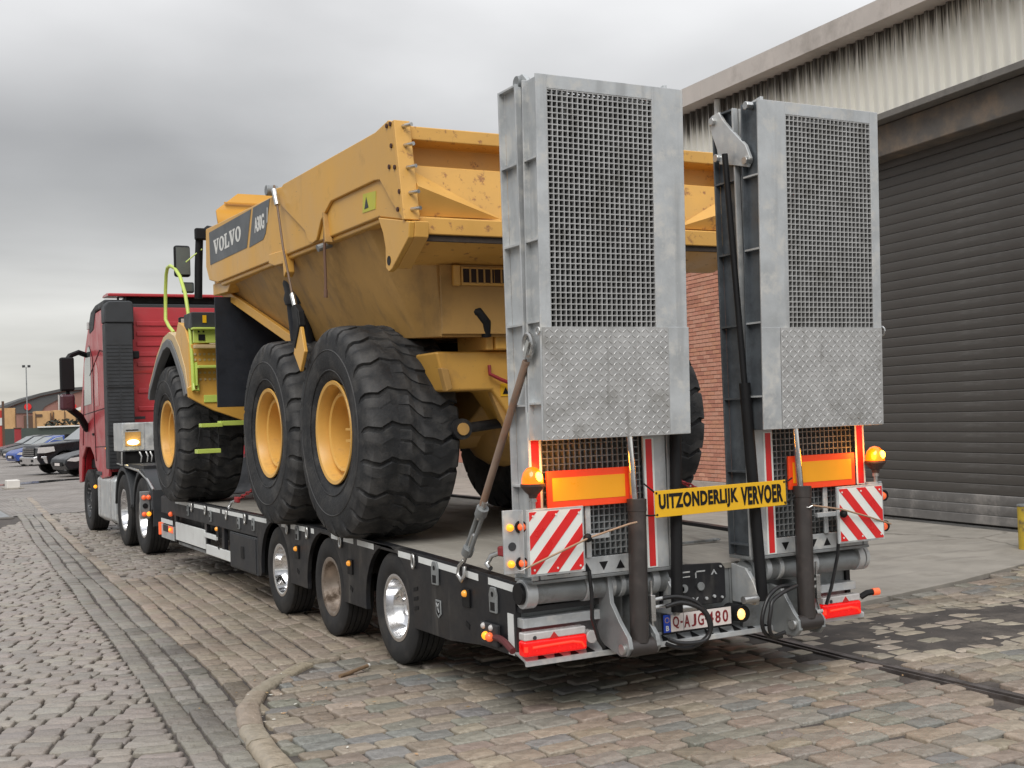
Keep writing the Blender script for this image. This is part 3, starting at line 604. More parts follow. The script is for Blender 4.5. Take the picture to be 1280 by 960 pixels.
for s in (-1, 1):
    x0, x1 = (-1.272, -1.236) if s < 0 else (1.236, 1.272)
    sk = [(.11, .345), (.56, .345), (1.02, .305), (1.56, .305)]
    for cy in (2.03, 3.39, 4.75): sk += [(q[0], q[1]) for q in arc(cy, .385, .448, 188, -8, 16)][::-1] if False else [(cy + .448 * -math.cos(R(a)), .385 + .438 * math.sin(R(a))) for a in range(-9, 190, 9)]; sk += [(cy + .448, .32), (cy + .91, .32)] if cy < 4 else [(cy + .47, .285), (5.3, .285)]
    sk += [(5.3, top(5.3)), (3.7, top(3.7) + .001), (2.6, top(2.6)), (1.58, top(1.58)), (.87, top(.87)), (.11, top(.11))]
    part('side_skirt', MB().prism(sk, 'x', x0, x1), BLACKP, tr, .006)
    part('side_rail', MB().prism([(5.31, .645), (9.6, .645), (9.6, top(9.6)), (5.31, top(5.4))], 'x', x0, x1), BLACKD, tr, .006)
    for ya, yb in zip(DY[1:-1], DY[2:-1] + [9.55]):
        part('deck_edge', MB().add([(x * s, y, top(y) + d) for y in (ya, yb) for x in (1.195, 1.268) for d in (-.03, .012)], [(0, 1, 3, 2), (4, 6, 7, 5), (0, 4, 5, 1), (2, 3, 7, 6), (1, 5, 7, 3), (0, 2, 6, 4)]), BLACKP, tr, .004)
    xo = -1.2745 if s < 0 else 1.2745
    for ya, yb in ((.115, .44), (.57, .74), (.84, 1.47), (1.6, 1.82), (2.28, 2.62), (2.70, 2.92), (3.05, 3.2), (3.62, 3.70), (3.85, 4.25), (4.40, 4.52), (4.98, 5.58), (5.78, 6.35), (6.42, 6.58), (6.66, 7.2), (7.34, 7.82), (7.98, 8.78)):
        part('reflective_strip', MB().add([(xo, y, top(y) - d) for y in (ya, yb) for d in (.004, .046)], [(0, 1, 3, 2)]), WHITE, tr, smooth=0)
# lashing rings, markers, buckles on the left side
rp = [(0, .021 * math.cos(a), .045 * math.sin(a) * (1 if math.sin(a) > 0 else 1.1)) for a in (2 * math.pi * i / 14 for i in range(14))]
RING = mesh_from(MB().tube(rp, .009, 7, True), 'lashing_ring', 60); RING.materials.append(STEEL)
for y in (7.9, 7.27, 6.38, 5.68, 4.33, 3.78, 2.97, 1.54): inst('lashing_ring', RING, tr, (-1.285, y, top(y) - .045)); inst('lashing_ring', RING, tr, (1.285, y, top(y) - .045))
for y, z in ((6.77, .625), (4.08, .637), (2.775, .633), (.74, .636)):
    b = part('marker_lamp', MB().box(-1.285, -1.272, y - .05, y + .05, z - .085, z + .03), BLACK, tr, .004); part('lens', MB().lathe([(-.024, .001), (-.022, .012), (-.013, .020), (0, .022)], (-1.285, y, z), 'x', 14), MARKA, b, smooth=60)
    part('vent_mark', MB().prism([(y - .02, z - .22), (y + .03, z - .20), (y + .02, z - .17), (y - .03, z - .19)], 'x', -1.2755, -1.27), BLACK, tr)
for y, z in ((1.19, .715), (.365, .64), (5.92, .74), (7.05, .745), (8.1, .75), (4.05, .775), (5.4, .76)):
    k = .8 if y > 3 else 1
    b = part('buckle_plate', MB().prism([(y - .045 * k, z - .075 * k), (y + .045 * k, z - .075 * k), (y + .05 * k, z + .03 * k), (y + .03 * k, z + .075 * k), (y - .03 * k, z + .075 * k), (y - .05 * k, z + .03 * k)], 'x', -1.289, -1.274), GALVD, tr, .004)
    part('slot', MB().box(-1.2905, -1.288, y - .028 * k, y + .028 * k, z - .062 * k, z - .012 * k), BLACK, b); part('rivet', MB().cyl((-1.2905, y, z + .035 * k), (-1.288, y, z + .035 * k), .016 * k, 10), BLACK, b)
b = part('badge', MB().prism([(1.125, .455), (1.165, .425), (1.205, .455), (1.205, .545), (1.125, .545)], 'x', -1.279, -1.273), GALVD, tr, .003)
part('emblem', MB().prism([(1.140, .462), (1.165, .443), (1.19, .462), (1.19, .533), (1.14, .533)], 'x', -1.2805, -1.2785), BLACK, b); part('emblem_bar', MB().bar((-1.2815, 1.185, .525), (-1.2815, 1.15, .465), .002, .012, (0, 0, 1)).bar((-1.2815, 1.15, .525), (-1.2815, 1.168, .492), .002, .012), GALV, b)
part('edge_tape', MB().box(-1.2755, -1.272, .135, .205, .35, .585), WHITE, tr)
for dz in (0, .04, .08): part('vent_slot', MB().prism([(1.50, .44 + dz * 1.6), (1.57, .425 + dz * 1.6), (1.57, .45 + dz * 1.6), (1.50, .465 + dz * 1.6)], 'x', -1.2755, -1.27), BLACK, tr)
b = part('corner_lamp', MB().box(-1.30, -1.272, .30, .52, .37, .50), BLACKD, tr, .008)
part('amber_lens', MB().sphere((-1.305, .435, .425), .026, 12), LAMPA, b, smooth=60); part('red_lens', MB().sphere((-1.31, .375, .425), .028, 12), MARKR, b, smooth=60)
for dy in (.37, .47): part('clear_lens', MB().sphere((-1.30, dy, .478), .02, 10), LENSC, b, smooth=60)
part('lamp_arm', MB().tube([(-1.29, .34, .425), (-1.32, .22, .44), (-1.335, .12, .43), (-1.34, .03, .40)], .02, 8), mat('dark red rubber', (.10, .02, .022), .6), tr)
b = part('lamp_arm', MB().tube([(1.25, .0, .44), (1.29, -.02, .465), (1.33, -.03, .468)], .021, 8), BLACK, tr); part('lens', MB().cyl((1.33, -.03, .468), (1.375, -.04, .470), .024, 12), MARKR, b)
# left side equipment
b = part('tool_box', MB().box(-1.272, -.82, 5.31, 6.30, .272, .635), DKG, tr, .008); part('door', MB().box(-1.283, -1.2725, 5.35, 6.27, .29, .62), BLACKD, b, .006); part('latch', MB().box(-1.292, -1.2835, 5.74, 5.84, .40, .52), BLACK, b, .006)
part('guard_panel', MB().box(-1.270, -1.245, 7.37, 8.82, .358, .57), WHITE, tr, .005); part('guard_panel', MB().box(-1.270, -1.245, 6.31, 7.33, .315, .42), WHITE, tr, .005)
part('guard_rail', MB().box(-1.24, -1.20, 6.3, 8.8, .30, .335), GALVD, tr, .004); part('tape_bracket', MB().box(-1.277, -1.25, 6.87, 7.4, .495, .545), WHITE, tr, .003)
for y in (6.62, 7.36, 8.86): part('guard_post', MB().box(-1.262, -1.22, y - .05, y + .05, .33, .66), BLACKP, tr, .004)
b = part('front_lamp_board', MB().box(-1.272, -1.25, 8.92, 9.62, .33, .50), GALV, tr, .004); part('tape', MB().box(-1.2755, -1.2722, 8.95, 9.60, .52, .575), WHITE, b)
part('red_reflector', MB().box(-1.276, -1.2722, 8.95, 9.2, .42, .50), MARKR, b); part('dark_panel', MB().box(-1.276, -1.2722, 9.22, 9.5, .42, .50), BLACKD, b); part('lens', MB().sphere((-1.28, 9.08, .46), .02, 10), LAMPA, b, smooth=60)
b = part('corner_reflector', MB().box(-1.30, -1.24, 9.63, 9.66, .36, .52), MARKR, tr, .006); part('marker_lamp', MB().sphere((-1.285, 9.0, .655), .03, 10), MARKR, tr, smooth=60)
# wheels
for i, y in enumerate((1.96, 3.32, 4.68)):
    put_wheel(tr, 'wheel', TY_T, RM_TD if i == 1 else RM_T, (-1.135, y, .392), lab='wheel with a rusty dirty rim' if i == 1 else None); put_wheel(tr, 'wheel', TY_T, RM_T, (1.135, y, .392), True)
    part('axle', MB().cyl((-1.1, y, .392), (1.1, y, .392), .07, 12), BLACK, tr)
# gooseneck over the tractor
gn = part('gooseneck', MB().prism([(9.35, .40), (9.9, .40), (10.15, 1.13), (12.85, 1.13), (12.85, 1.25), (10.15, 1.27), (9.75, .95), (9.55, .842), (9.35, .842)], 'x', -.75, .75), BLACKP, tr, .01)
part('neck_edge', MB().tube([(-1.24, 12.75, 1.20), (-1.24, 12.0, 1.165), (-1.24, 11.1, 1.125), (-1.24, 10.55, 1.02), (-1.24, 10.2, .90)], .018, 8), STEEL, gn); part('neck_shelf', MB().prism([(12.75, 1.18), (11.1, 1.11), (10.9, 1.14), (10.9, 1.2), (12.75, 1.21)], 'x', -1.22, -.7), BLACKD, gn)
pk = part('power_pack', MB().box(-1.29, -.35, 12.05, 12.75, 1.385, 1.80), GALV, tr, .008); part('panel', MB().box(-1.285, -.98, 12.04, 12.0495, 1.40, 1.785), GALV, pk, .003); part('lamp_recess', MB().box(-1.25, -1.03, 12.035, 12.0395, 1.46, 1.665), YELD, pk); part('lit_lamp', MB().sphere((-1.14, 12.03, 1.515), .085, 14, .45), WORKL, pk, smooth=60)
part('lamp_slot', MB().box(-1.235, -1.06, 12.034, 12.0395, 1.685, 1.70), BLACK, pk)
part('pack_frame', MB().box(-1.30, -1.26, 12.0, 12.04, 1.17, 1.38).box(-1.28, -.35, 12.1, 12.6, 1.21, 1.375), BLACK, tr); part('pack_step', MB().tube([(-1.30, 12.02, 1.38), (-1.305, 12.02, 1.20), (-1.2, 12.0, 1.17), (-.8, 12.0, 1.09)], .017, 8), STEEL, tr)
for k, x in enumerate((-1.05, -.96, -.90)): part('hose_coupling', MB().tube([(x, 12.05, 1.37), (x + .02, 12.02, 1.30), (x + .01, 12.03, 1.22)], .013, 7), STEEL, tr)
# rear bumper
bp_ = part('bumper', MB().prism([(-.004, .306), (-.004, .338), (.10, .372), (.13, .372), (.13, .36), (.02, .328), (.012, .306)], 'x', -1.275, 1.275), GALV, tr, .004)
for i in range(23):
    x = -1.175 + .107 * i
    part('slot', MB().prism([(x - .022, .003), (x + .034, .003), (x + .014, .075)], 'z', .338, .3395).xf(lambda q: Vector((q.x, q.y - .006, q.z + (q.y) * .327 + .0025))), BLACK, bp_)
# tail frame, cross beam, hinge shaft
part('tail_frame', MB().box(-1.262, -.28, .13, .5, .37, .735).box(.28, 1.262, .13, .5, .37, .735).box(-.28, .28, .135, .5, .37, .74), GALVD, tr, .006)
part('cross_beam', MB().box(-1.262, -.66, .045, .14, .512, .568), GALV, tr, .004); part('cross_beam', MB().box(.82, 1.258, .045, .14, .488, .54), GALV, tr, .004)
b = part('hinge_shaft', MB().cyl((-1.27, .03, .715), (-.30, .03, .700), .068, 24), GALVD, tr); part('hinge_shaft', MB().cyl((.30, .03, .690), (1.29, .03, .690), .068, 24), GALVD, tr)
for x, r_, w_ in ((-1.24, .083, .07), (-.86, .078, .045), (-.70, .083, .03), (-.63, .08, .03), (-.40, .085, .05), (.36, .085, .05), (.46, .08, .04), (.56, .083, .03), (.84, .08, .05), (1.24, .083, .05), (1.29, .083, .03)): part('collar', MB().cyl((x - w_ / 2, .03, .7 if x > 0 else .71), (x + w_ / 2, .03, .7 if x > 0 else .71), r_, 24), GALV, b, .004)
part('end_cap', MB().cyl((-1.30, .03, .715), (-1.272, .03, .715), .062, 20), BLACK, b, .005)
part('rear_step', MB().box(-1.26, -.74, .05, .14, .60, .63), BLACKD, tr)
# tail lamps
for s, xa, xb in ((-1, -1.30, -.888), (1, .895, 1.225)):
    z0, z1 = (.366, .500) if s < 0 else (.334, .472); zm = z0 + .66 * (z1 - z0)
    lp = part('tail_lamp', MB().box(xa, xb, -.035, .04, z0, zm), LAMPR, tr, .014, seg=3)
    part('clear_lens', MB().box(xa + .004, xb - .004, -.030, .04, zm + .001, z1), LENSC, lp, .008)
    part('light_bar', MB().tube([(xa + .05, -.038, z0 + .052), (xa + .2, -.038, z0 + .056), (xb - .10, -.038, z0 + .058), (xb - .04, -.038, z0 + .045), (xb - .022, -.038, z0 + .02)], .0075, 8), LAMPH, lp)
    part('light_bar', MB().tube([(xa + .012, -.03, z0 + .03), (xa + .012, -.03, z0 + .06)], .012, 8), LAMPH, lp)
    part('triangle_reflector', MB().prism([(xa + .165, zm + .002), (xa + .225, zm + .002), (xa + .195, z1 - .008)], 'y', -.034, -.028), LENSR, lp); part('plate_screw', MB().cyl((xa + .07, -.033, z1 - .03), (xa + .07, -.028, z1 - .03), .012, 10), DKG, lp)
part('reverse_lamp', MB().cyl((-.845, -.02, .43), (-.845, .04, .43), .038, 16), LENSC, tr, .004)
# number plate and its lamp
npb = part('number_plate', MB().box(-.352, .168, -.018, -.008, .378, .503), BLACK, tr, .003)
part('white_field', MB().box(-.292, .160, -.021, -.018, .392, .497), PLW, npb); part('country_band', MB().box(-.345, -.295, -.021, -.018, .392, .497), BLUEP, npb)
part('lettering', place(text_mb('B', .022, .030, .02, .002), (-.330, -.0212, .402), (1, 0, 0), (0, 0, 1)), PALE, npb)
star = MB()
for i in range(12): star.cyl((-.320 + .015 * math.sin(i * .5236), -.0225, .465 + .015 * math.cos(i * .5236)), (-.320 + .015 * math.sin(i * .5236), -.0205, .465 + .015 * math.cos(i * .5236)), .0025, 5)
part('stars', star, SIGNY, npb)
for s_, x, w_ in (('Q', -.278, .045), ('A', -.195, .042), ('J', -.140, .034), ('G', -.093, .044), ('4', -.018, .042), ('8', .038, .040), ('0', .094, .042)):
    part('lettering', place(text_mb(s_, w_, .074, .016, .002), (x, -.0213, .408), (1, 0, 0), (0, 0, 1)), PLR, npb, smooth=0)
part('hyphen', MB().box(-.222, -.206, -.0225, -.0205, .438, .450).box(-.040, -.026, -.0225, -.0205, .438, .450), PLR, npb); part('field_seam', MB().box(-.2, -.198, -.022, -.0205, .392, .497), BLACK, npb)
lh = part('plate_lamp', MB().cyl((.235, -.05, .447), (.235, .1, .447), .052, 20), BLACK, tr, .005); part('lit_lens', MB().sphere((.215, -.045, .447), .030, 12, 1.2), PLATEL, lh, smooth=60)
# black socket panel between the ramps
sp_ = part('socket_panel', MB().prism([(-.33, .55), (-.30, .53), (.12, .52), (.155, .55), (.155, .735), (.13, .765), (-.30, .785), (-.33, .76)], 'y', .015, .04), BLACKP, tr, .004)
for x in (-.19, -.075): part('cut_mark', MB().box(x, x + .075, .011, .0145, .728, .736).box(x, x + .008, .011, .0145, .705, .736).box(x, x + .075, .011, .0145, .70, .706) if x < -.1 else MB().box(x, x + .075, .011, .0145, .724, .732).box(x, x + .008, .011, .0145, .69, .732), GALV, sp_)
part('cut_mark', MB().prism([(.045, .70), (.068, .732), (.091, .70), (.08, .70), (.068, .718), (.056, .70)], 'y', .011, .0145), GALV, sp_); part('cut_mark', MB().prism([(-.105, .573), (-.093, .573), (-.08, .555), (-.066, .573), (-.056, .573), (-.075, .545), (-.075, .535), (-.086, .535), (-.086, .545)], 'y', .011, .0145), GALV, sp_)
for x, z, r_ in ((-.165, .635, .026), (-.185, .633, .02), (-.04, .637, .026), (-.0, .560, .010), (.06, .567, .010), (.12, .556, .008), (.115, .745, .007)): part('socket', MB().cyl((x, .0, z), (x, .0145, z), r_, 14), GALV if r_ < .02 else GALVD, sp_, .002)
# ramp lugs, lift cylinders, hoses
lugL = [(.09, .80), (-.05, .80), (-.075, .62), (-.16, .52), (-.245, .44), (-.26, .38), (-.225, .335), (-.16, .325), (-.02, .36), (.10, .40)]
for x in (-.735, -.545): part('ramp_lug', MB().prism(lugL, 'x', x - .014, x + .014), GALVD, tr, .004)
lugR = [(.12, .60), (.03, .60), (-.09, .58), (-.2, .44), (-.245, .40), (-.25, .34), (-.21, .30), (-.02, .30), (.12, .33)]
for x in (.515, .70): part('ramp_lug', MB().prism(lugR, 'x', x - .014, x + .014), GALVD, tr, .004)
part('lug_plate', MB().prism([(.28, .345), (.50, .32), (.50, .60), (.43, .60), (.30, .48)], 'y', .02, .05), GALVD, tr, .004)
for s in (-1, 1): part('inner_lug', MB().prism([(.12, .74), (-.02, .72), (-.09, .64), (-.14, .55), (-.10, .50), (.12, .50)], 'x', s * .30 - .015, s * .30 + .015), GALV, tr, .004); part('lug_pin', MB().cyl((s * .18, -.12, .545), (s * .34, -.12, .545), .024, 12), STEEL, tr)
for s, xb in ((-1, -.64), (1, .607)):
    cyl_ = part('lift_cylinder', MB().cyl((xb, -.20, .40), (xb + .045, -.155, 1.205), .054, 20).cyl((xb - .09 , -.205, .375), (xb + .09, -.205, .375), .05, 16), CYLP, tr)
    part('collar', MB().cyl((xb + .042, -.157, 1.14), (xb + .046, -.154, 1.215), .058, 20), CYLP, cyl_, .004); part('rod', MB().cyl((xb + .03, -.155, 1.2), (xb + .012, -.140, 1.75), .022, 16), CHROME, cyl_)
    part('pin', MB().cyl((xb - .13, -.205, .375), (xb + .12, -.205, .375), .03, 14), STEEL, cyl_)
    fx = xb + .095; vb = part('valve_block', MB().box(fx - .016, fx + .016, -.215, -.175, .51, .66), STEEL, tr, .003); part('pipe', MB().tube([(fx, -.195, .74), (fx, -.195, .5), (fx + .01, -.20, .44)], .008, 8).cyl((fx - .02, -.2, .43), (fx + .03, -.2, .43), .014, 10), STEEL, vb)
    for z in (.63, .585): part('fitting', MB().cyl((fx + s * -.016 if s > 0 else fx + .016, -.195, z), (fx - .09 if s > 0 else fx + .09, -.195, z + .004), .012, 10), STEEL, vb)
for dz, k in ((0, 1.), (.03, .86)):
    cL = [(-.47, .634 - dz * 1.5), (-.376, .634 - dz), (-.263, .595 - dz), (-.185 - dz, .509), (-.170 - dz, .427), (-.233, .365 + dz * .4), (-.315, .337 + dz), (-.40, .345 + dz), (-.46, .37 + dz)]
    cR = [(.51, .606 + dz * .2), (.385, .617 - dz), (.285, .575 - dz * .9), (.228 + dz, .493), (.212 + dz, .418), (.240 + dz * .6, .357), (.306, .318 + dz * .5), (.40, .31 + dz)]
    for P_ in (cL, cR):
        Q = [Vector((x, -.20 - .05 * math.sin(math.pi * i / (len(P_) - 1)) - dz, z)) for i, (x, z) in enumerate(P_)]; S_ = []
        for i in range(len(Q) - 1):
            p0, p1, p2, p3 = Q[max(0, i - 1)], Q[i], Q[i + 1], Q[min(len(Q) - 1, i + 2)]
            for j in range(5):
                t = j / 5; S_.append(.5 * ((2 * p1) + (p2 - p0) * t + (2 * p0 - 5 * p1 + 4 * p2 - p3) * t * t + (3 * p1 - p0 - 3 * p2 + p3) * t ** 3))
        part('hydraulic_hose', MB().tube(S_ + [Q[-1]], .0125, 9), HOSE, tr, smooth=60)
part('cable', MB().tube([(-.90, -.1, .82), (-.895, -.11, .70), (-.885, -.09, .55), (-.84, -.08, .42), (-.80, -.07, .37)], .012, 8), HOSE, tr); part('cable', MB().tube([(.98, -.12, .95), (.955, -.12, .75), (.91, -.1, .55), (.87, -.09, .44)], .011, 8), HOSE, tr)

# ---- folding ramps
SHADEST = mat('shade-painted ramp steel', (.12, .135, .15), .45, .4, .25, 6, (.06, .065, .07), .48, .7, 4, .05, 80)  # ramp steel darkened in its colour for the shade between the ramps
def ramp(s):
    X = lambda a: a * s
    def bx(m, xa, xb, *r): m.box(min(X(xa), X(xb)), max(X(xa), X(xb)), *r); return m
    Z0, Z1 = .795, 3.585
    m = MB()
    mi = MB()
    for xw, q in ((1.215, m), (.325, mi)):       # side channels: web with two flanges
        xo = 1.26 if xw > 1 else .28
        bx(q, xw - .006, xw + .006, -.072, .118, Z0, Z1)
        bx(m, min(xo, xw + .006), max(xo, xw - .006), -.084, -.070, Z0, Z1); bx(q, min(xo, xw + .006), max(xo, xw - .006), .116, .130, Z0, Z1)
    bx(m, .33, .49, -.084, -.072, Z0, Z1); bx(m, .33, 1.21, .115, .128, Z0, Z1 - .3)
    rp_ = part('ramp', m, GALV, tr, .002); part('inner_channel', mi, SHADEST, rp_, .002)
    for k in range(7):
        z = .86 + .4545 * k if k < 6 else Z1 - .012
        for xa_, xb_ in ((1.221, 1.257), (.283, .319)): part('stiffener', bx(MB(), xa_, xb_, -.070, .116, z, z + .011), GALV if xa_ > 1 else SHADEST, rp_)
    g = MB()
    for i in range(20): bx(g, .50 + i * .0365, .507 + i * .0365, -.06, -.02, .90, 3.4)
    for k in range(64): bx(g, .482, 1.208, -.058, -.045, .93 + k * .0385, .936 + k * .0385)
    part('lower_grating', g, GALVD, rp_, smooth=0)
    tri = part('foot_strip', bx(MB(), .492, 1.208, -.083, -.070, .795, .895), GALV, rp_, .003)
    tm = MB()
    for i in range(6):
        x = .56 + i * .115; u = (1 if i % 2 else -1); tm.prism([(X(x) - .03, .84 - u * .024), (X(x) + .03, .84 - u * .024), (X(x), .84 + u * .026)], 'y', -.0845, -.0832)
    part('cutouts', tm, BLACK, rp_)
    part('foot_plate', bx(MB(), .28, 1.26, -.09, .13, .775, .793), GALVD, rp_, .003)
    part('strut', bx(bx(MB(), .875, .91, -.10, -.086, .895, 1.19), .80, .97, -.105, -.088, 1.005, 1.03), GALV, rp_, .003)
    # warning film and reflector
    for xa, xb, za, zb in ((1.178, 1.256, 1.19, 1.735), (.414, .486, .80, 1.56)):
        part('white_film', bx(MB(), xa, xb, -.0868, -.0845, za, zb), WWHT, rp_); part('red_film', bx(MB(), xa + .014, xb - .014, -.0878, -.0860, za + .006, zb - .006), WRED, rp_)
    rf = (.615, 1.165) if s < 0 else (.58, 1.135)
    part('reflector', bx(MB(), *rf, -.120, -.104, 1.192, 1.402), FRED, rp_, .003); part('orange_field', bx(MB(), rf[0] + .033, rf[1] - .033, -.1225, -.1195, 1.232, 1.362), FORA, rp_)
    part('reflector_bracket', bx(bx(MB(), rf[0] + .06, rf[0] + .09, -.104, -.088, 1.25, 1.35), rf[1] - .09, rf[1] - .06, -.104, -.088, 1.25, 1.35), GALV, rp_)
    # upper leaf folded back over the lower one
    L = MB(); H = 3.585; B = 1.578
    bx(L, 1.193, 1.262, -.012, 0, 0, H - B); bx(L, .278, .495, -.012, 0, 0, H - B); bx(L, .495, 1.193, -.012, 0, 1.93, H - B)
    Li = MB()
    for xw, q in ((1.225, L), (.315, Li)): bx(q, xw - .006, xw + .006, 0, .15, 0, H - B); bx(q, min(xw, 1.262 if xw > 1 else .278), max(xw, 1.262 if xw > 1 else .278), .138, .15, 0, H - B)
    bx(L, .315, 1.225, 0, .15, 0, .012); bx(L, .315, 1.225, 0, .15, H - B - .014, H - B)
    tl = math.atan2(.065, 2.0); tilt = lambda q: Vector((q.x, -.248 + q.y - q.z * math.sin(tl), B + q.z * math.cos(tl)))
    def P(n_, mb, m_, bv=0.): return part(n_, mb.xf(tilt), m_, rp_, bv, smooth=0 if not bv else 35)
    P('upper_leaf', L, GALV, .003); P('leaf_inner_channel', Li, SHADEST, .002)
    stf = MB()
    for k in range(4): bx(stf, 1.229, 1.260, .0, .138, .20 + .45 * k, .211 + .45 * k); bx(stf, .280, .311, .0, .138, .20 + .45 * k, .211 + .45 * k)
    P('leaf_stiffeners', stf, GALV)
    g = MB(); nc, nr = 21, 41; px = .698 / nc; pz = 1.305 / nr
    for i in range(nc + 1): jx = random.uniform(-.0011, .0011); bx(g, .495 + i * px - .0031 + jx, .495 + i * px + .0031 + jx, -.010, .018, .622, 1.93)
    for k in range(nr + 1): jz = random.uniform(-.0011, .0011); bx(g, .495, 1.193, -.0095, .0175, .622 + k * pz - .0030 + jz, .622 + k * pz + .0030 + jz)
    P('grating', g, TREADP)
    P('dark_back_sheet', bx(MB(), .325, 1.215, .12, .128, .05, 1.95), BLACK)  # black sheet added so the grating holes read as dark
    t_ = MB(); bx(t_, .418, 1.255, -.020, -.0125, .002, .620)
    nx2, nz2 = 26, 20
    for i in range(nx2):
        for k in range(nz2):
            cx, cz = .435 + i * .0318, .018 + k * .0306; a = R(38 if (i + k) % 2 else -38); c_, s_ = math.cos(a), math.sin(a); q = [(-.0155, 0), (-.006, .0042), (.006, .0042), (.0155, 0), (.006, -.0042), (-.006, -.0042)]
            V = [(X(cx + u * c_ - v * s_), -.0205, cz + u * s_ + v * c_) for u, v in q] + [(X(cx + u * .7 * c_ - v * .6 * s_), -.0224, cz + u * .7 * s_ + v * .6 * c_) for u, v in q]
            t_.add(V, [(6, 7, 8, 9, 10, 11)] + [(j, (j + 1) % 6, 6 + (j + 1) % 6, 6 + j) for j in range(6)])
    P('tread_plate', t_, TREADP)
    P('plain_plate', bx(MB(), .272, .416, -.018, -.0125, .002, .622), GALV, .002)
    if s > 0: P('edge_ring', MB().tube([(1.272, .0 + .03 * math.cos(a), .60 + .03 * math.sin(a)) for a in (2 * math.pi * i / 12 for i in range(12))], .006, 6, True), STEEL)
    else: P('edge_ring', MB().tube([(-1.272, .0 + .02 * math.cos(a), .60 + .02 * math.sin(a)) for a in (2 * math.pi * i / 12 for i in range(12))], .005, 6, True), STEEL)
    # knuckles joining the leaves on top
    for xk in (1.20, 1.06, .56):
        part('knuckle', MB().prism([(.115, 3.50), (.06, 3.30), (-.06, 3.22), (-.10, 3.34), (-.13, 3.42), (-.27, 3.36), (-.29, 3.50), (-.17, 3.54), (-.14, 3.60), (-.09, 3.645), (-.03, 3.645), (.0, 3.60), (.04, 3.56)] if s < 0 else [(.125, 3.575), (.10, 3.40), (-.02, 3.27), (-.16, 3.20), (-.29, 3.14), (-.29, 3.24), (-.16, 3.36), (-.05, 3.50), (.02, 3.575)], 'x', X(xk) - .014, X(xk) + .014), GALV, rp_, .004)
        part('hinge_pin', MB().cyl((X(xk) - .04, -.06 if s < 0 else .06, 3.60 if s < 0 else 3.52), (X(xk) + .04, -.06 if s < 0 else .06, 3.60 if s < 0 else 3.52), .038, 16), GALVD, rp_, .004)
    # inner link with bolts seen from the centre
    lk = [(.14, 3.50), (.12, 3.58), (.05, 3.59), (.0, 3.52), (-.08, 3.44), (-.20, 3.33), (-.24, 3.24), (-.21, 3.19), (-.1, 3.22), (.06, 3.26), (.08, 3.36)]
    part('link_plate', MB().prism(lk, 'x', X(.285) - .012, X(.285) + .012), GALV, rp_, .004); part('link_plate', MB().prism([(-.02, 3.58), (-.27, 3.62), (-.285, 3.45), (-.24, 3.28), (-.12, 3.38)], 'x', X(.36) - .012, X(.36) + .012), GALV, rp_, .004)
    for y, z in ((.10, 3.54), (-.21, 3.23), (.07, 3.30), (-.24, 3.56)): part('bolt', MB().cyl((X(.25), y, z), (X(.30), y, z), .026, 8), STEEL, rp_, .003)
    tb = part('fold_cylinder', MB().cyl((X(.322), -.130, .53), (X(.262), -.116, 1.87), .035, 18).cyl((X(.262), -.116, 1.85), (X(.232), -.05, 3.30), .019, 14), BLACK, rp_)
    return rp_
ramp(-1); ramp(1)

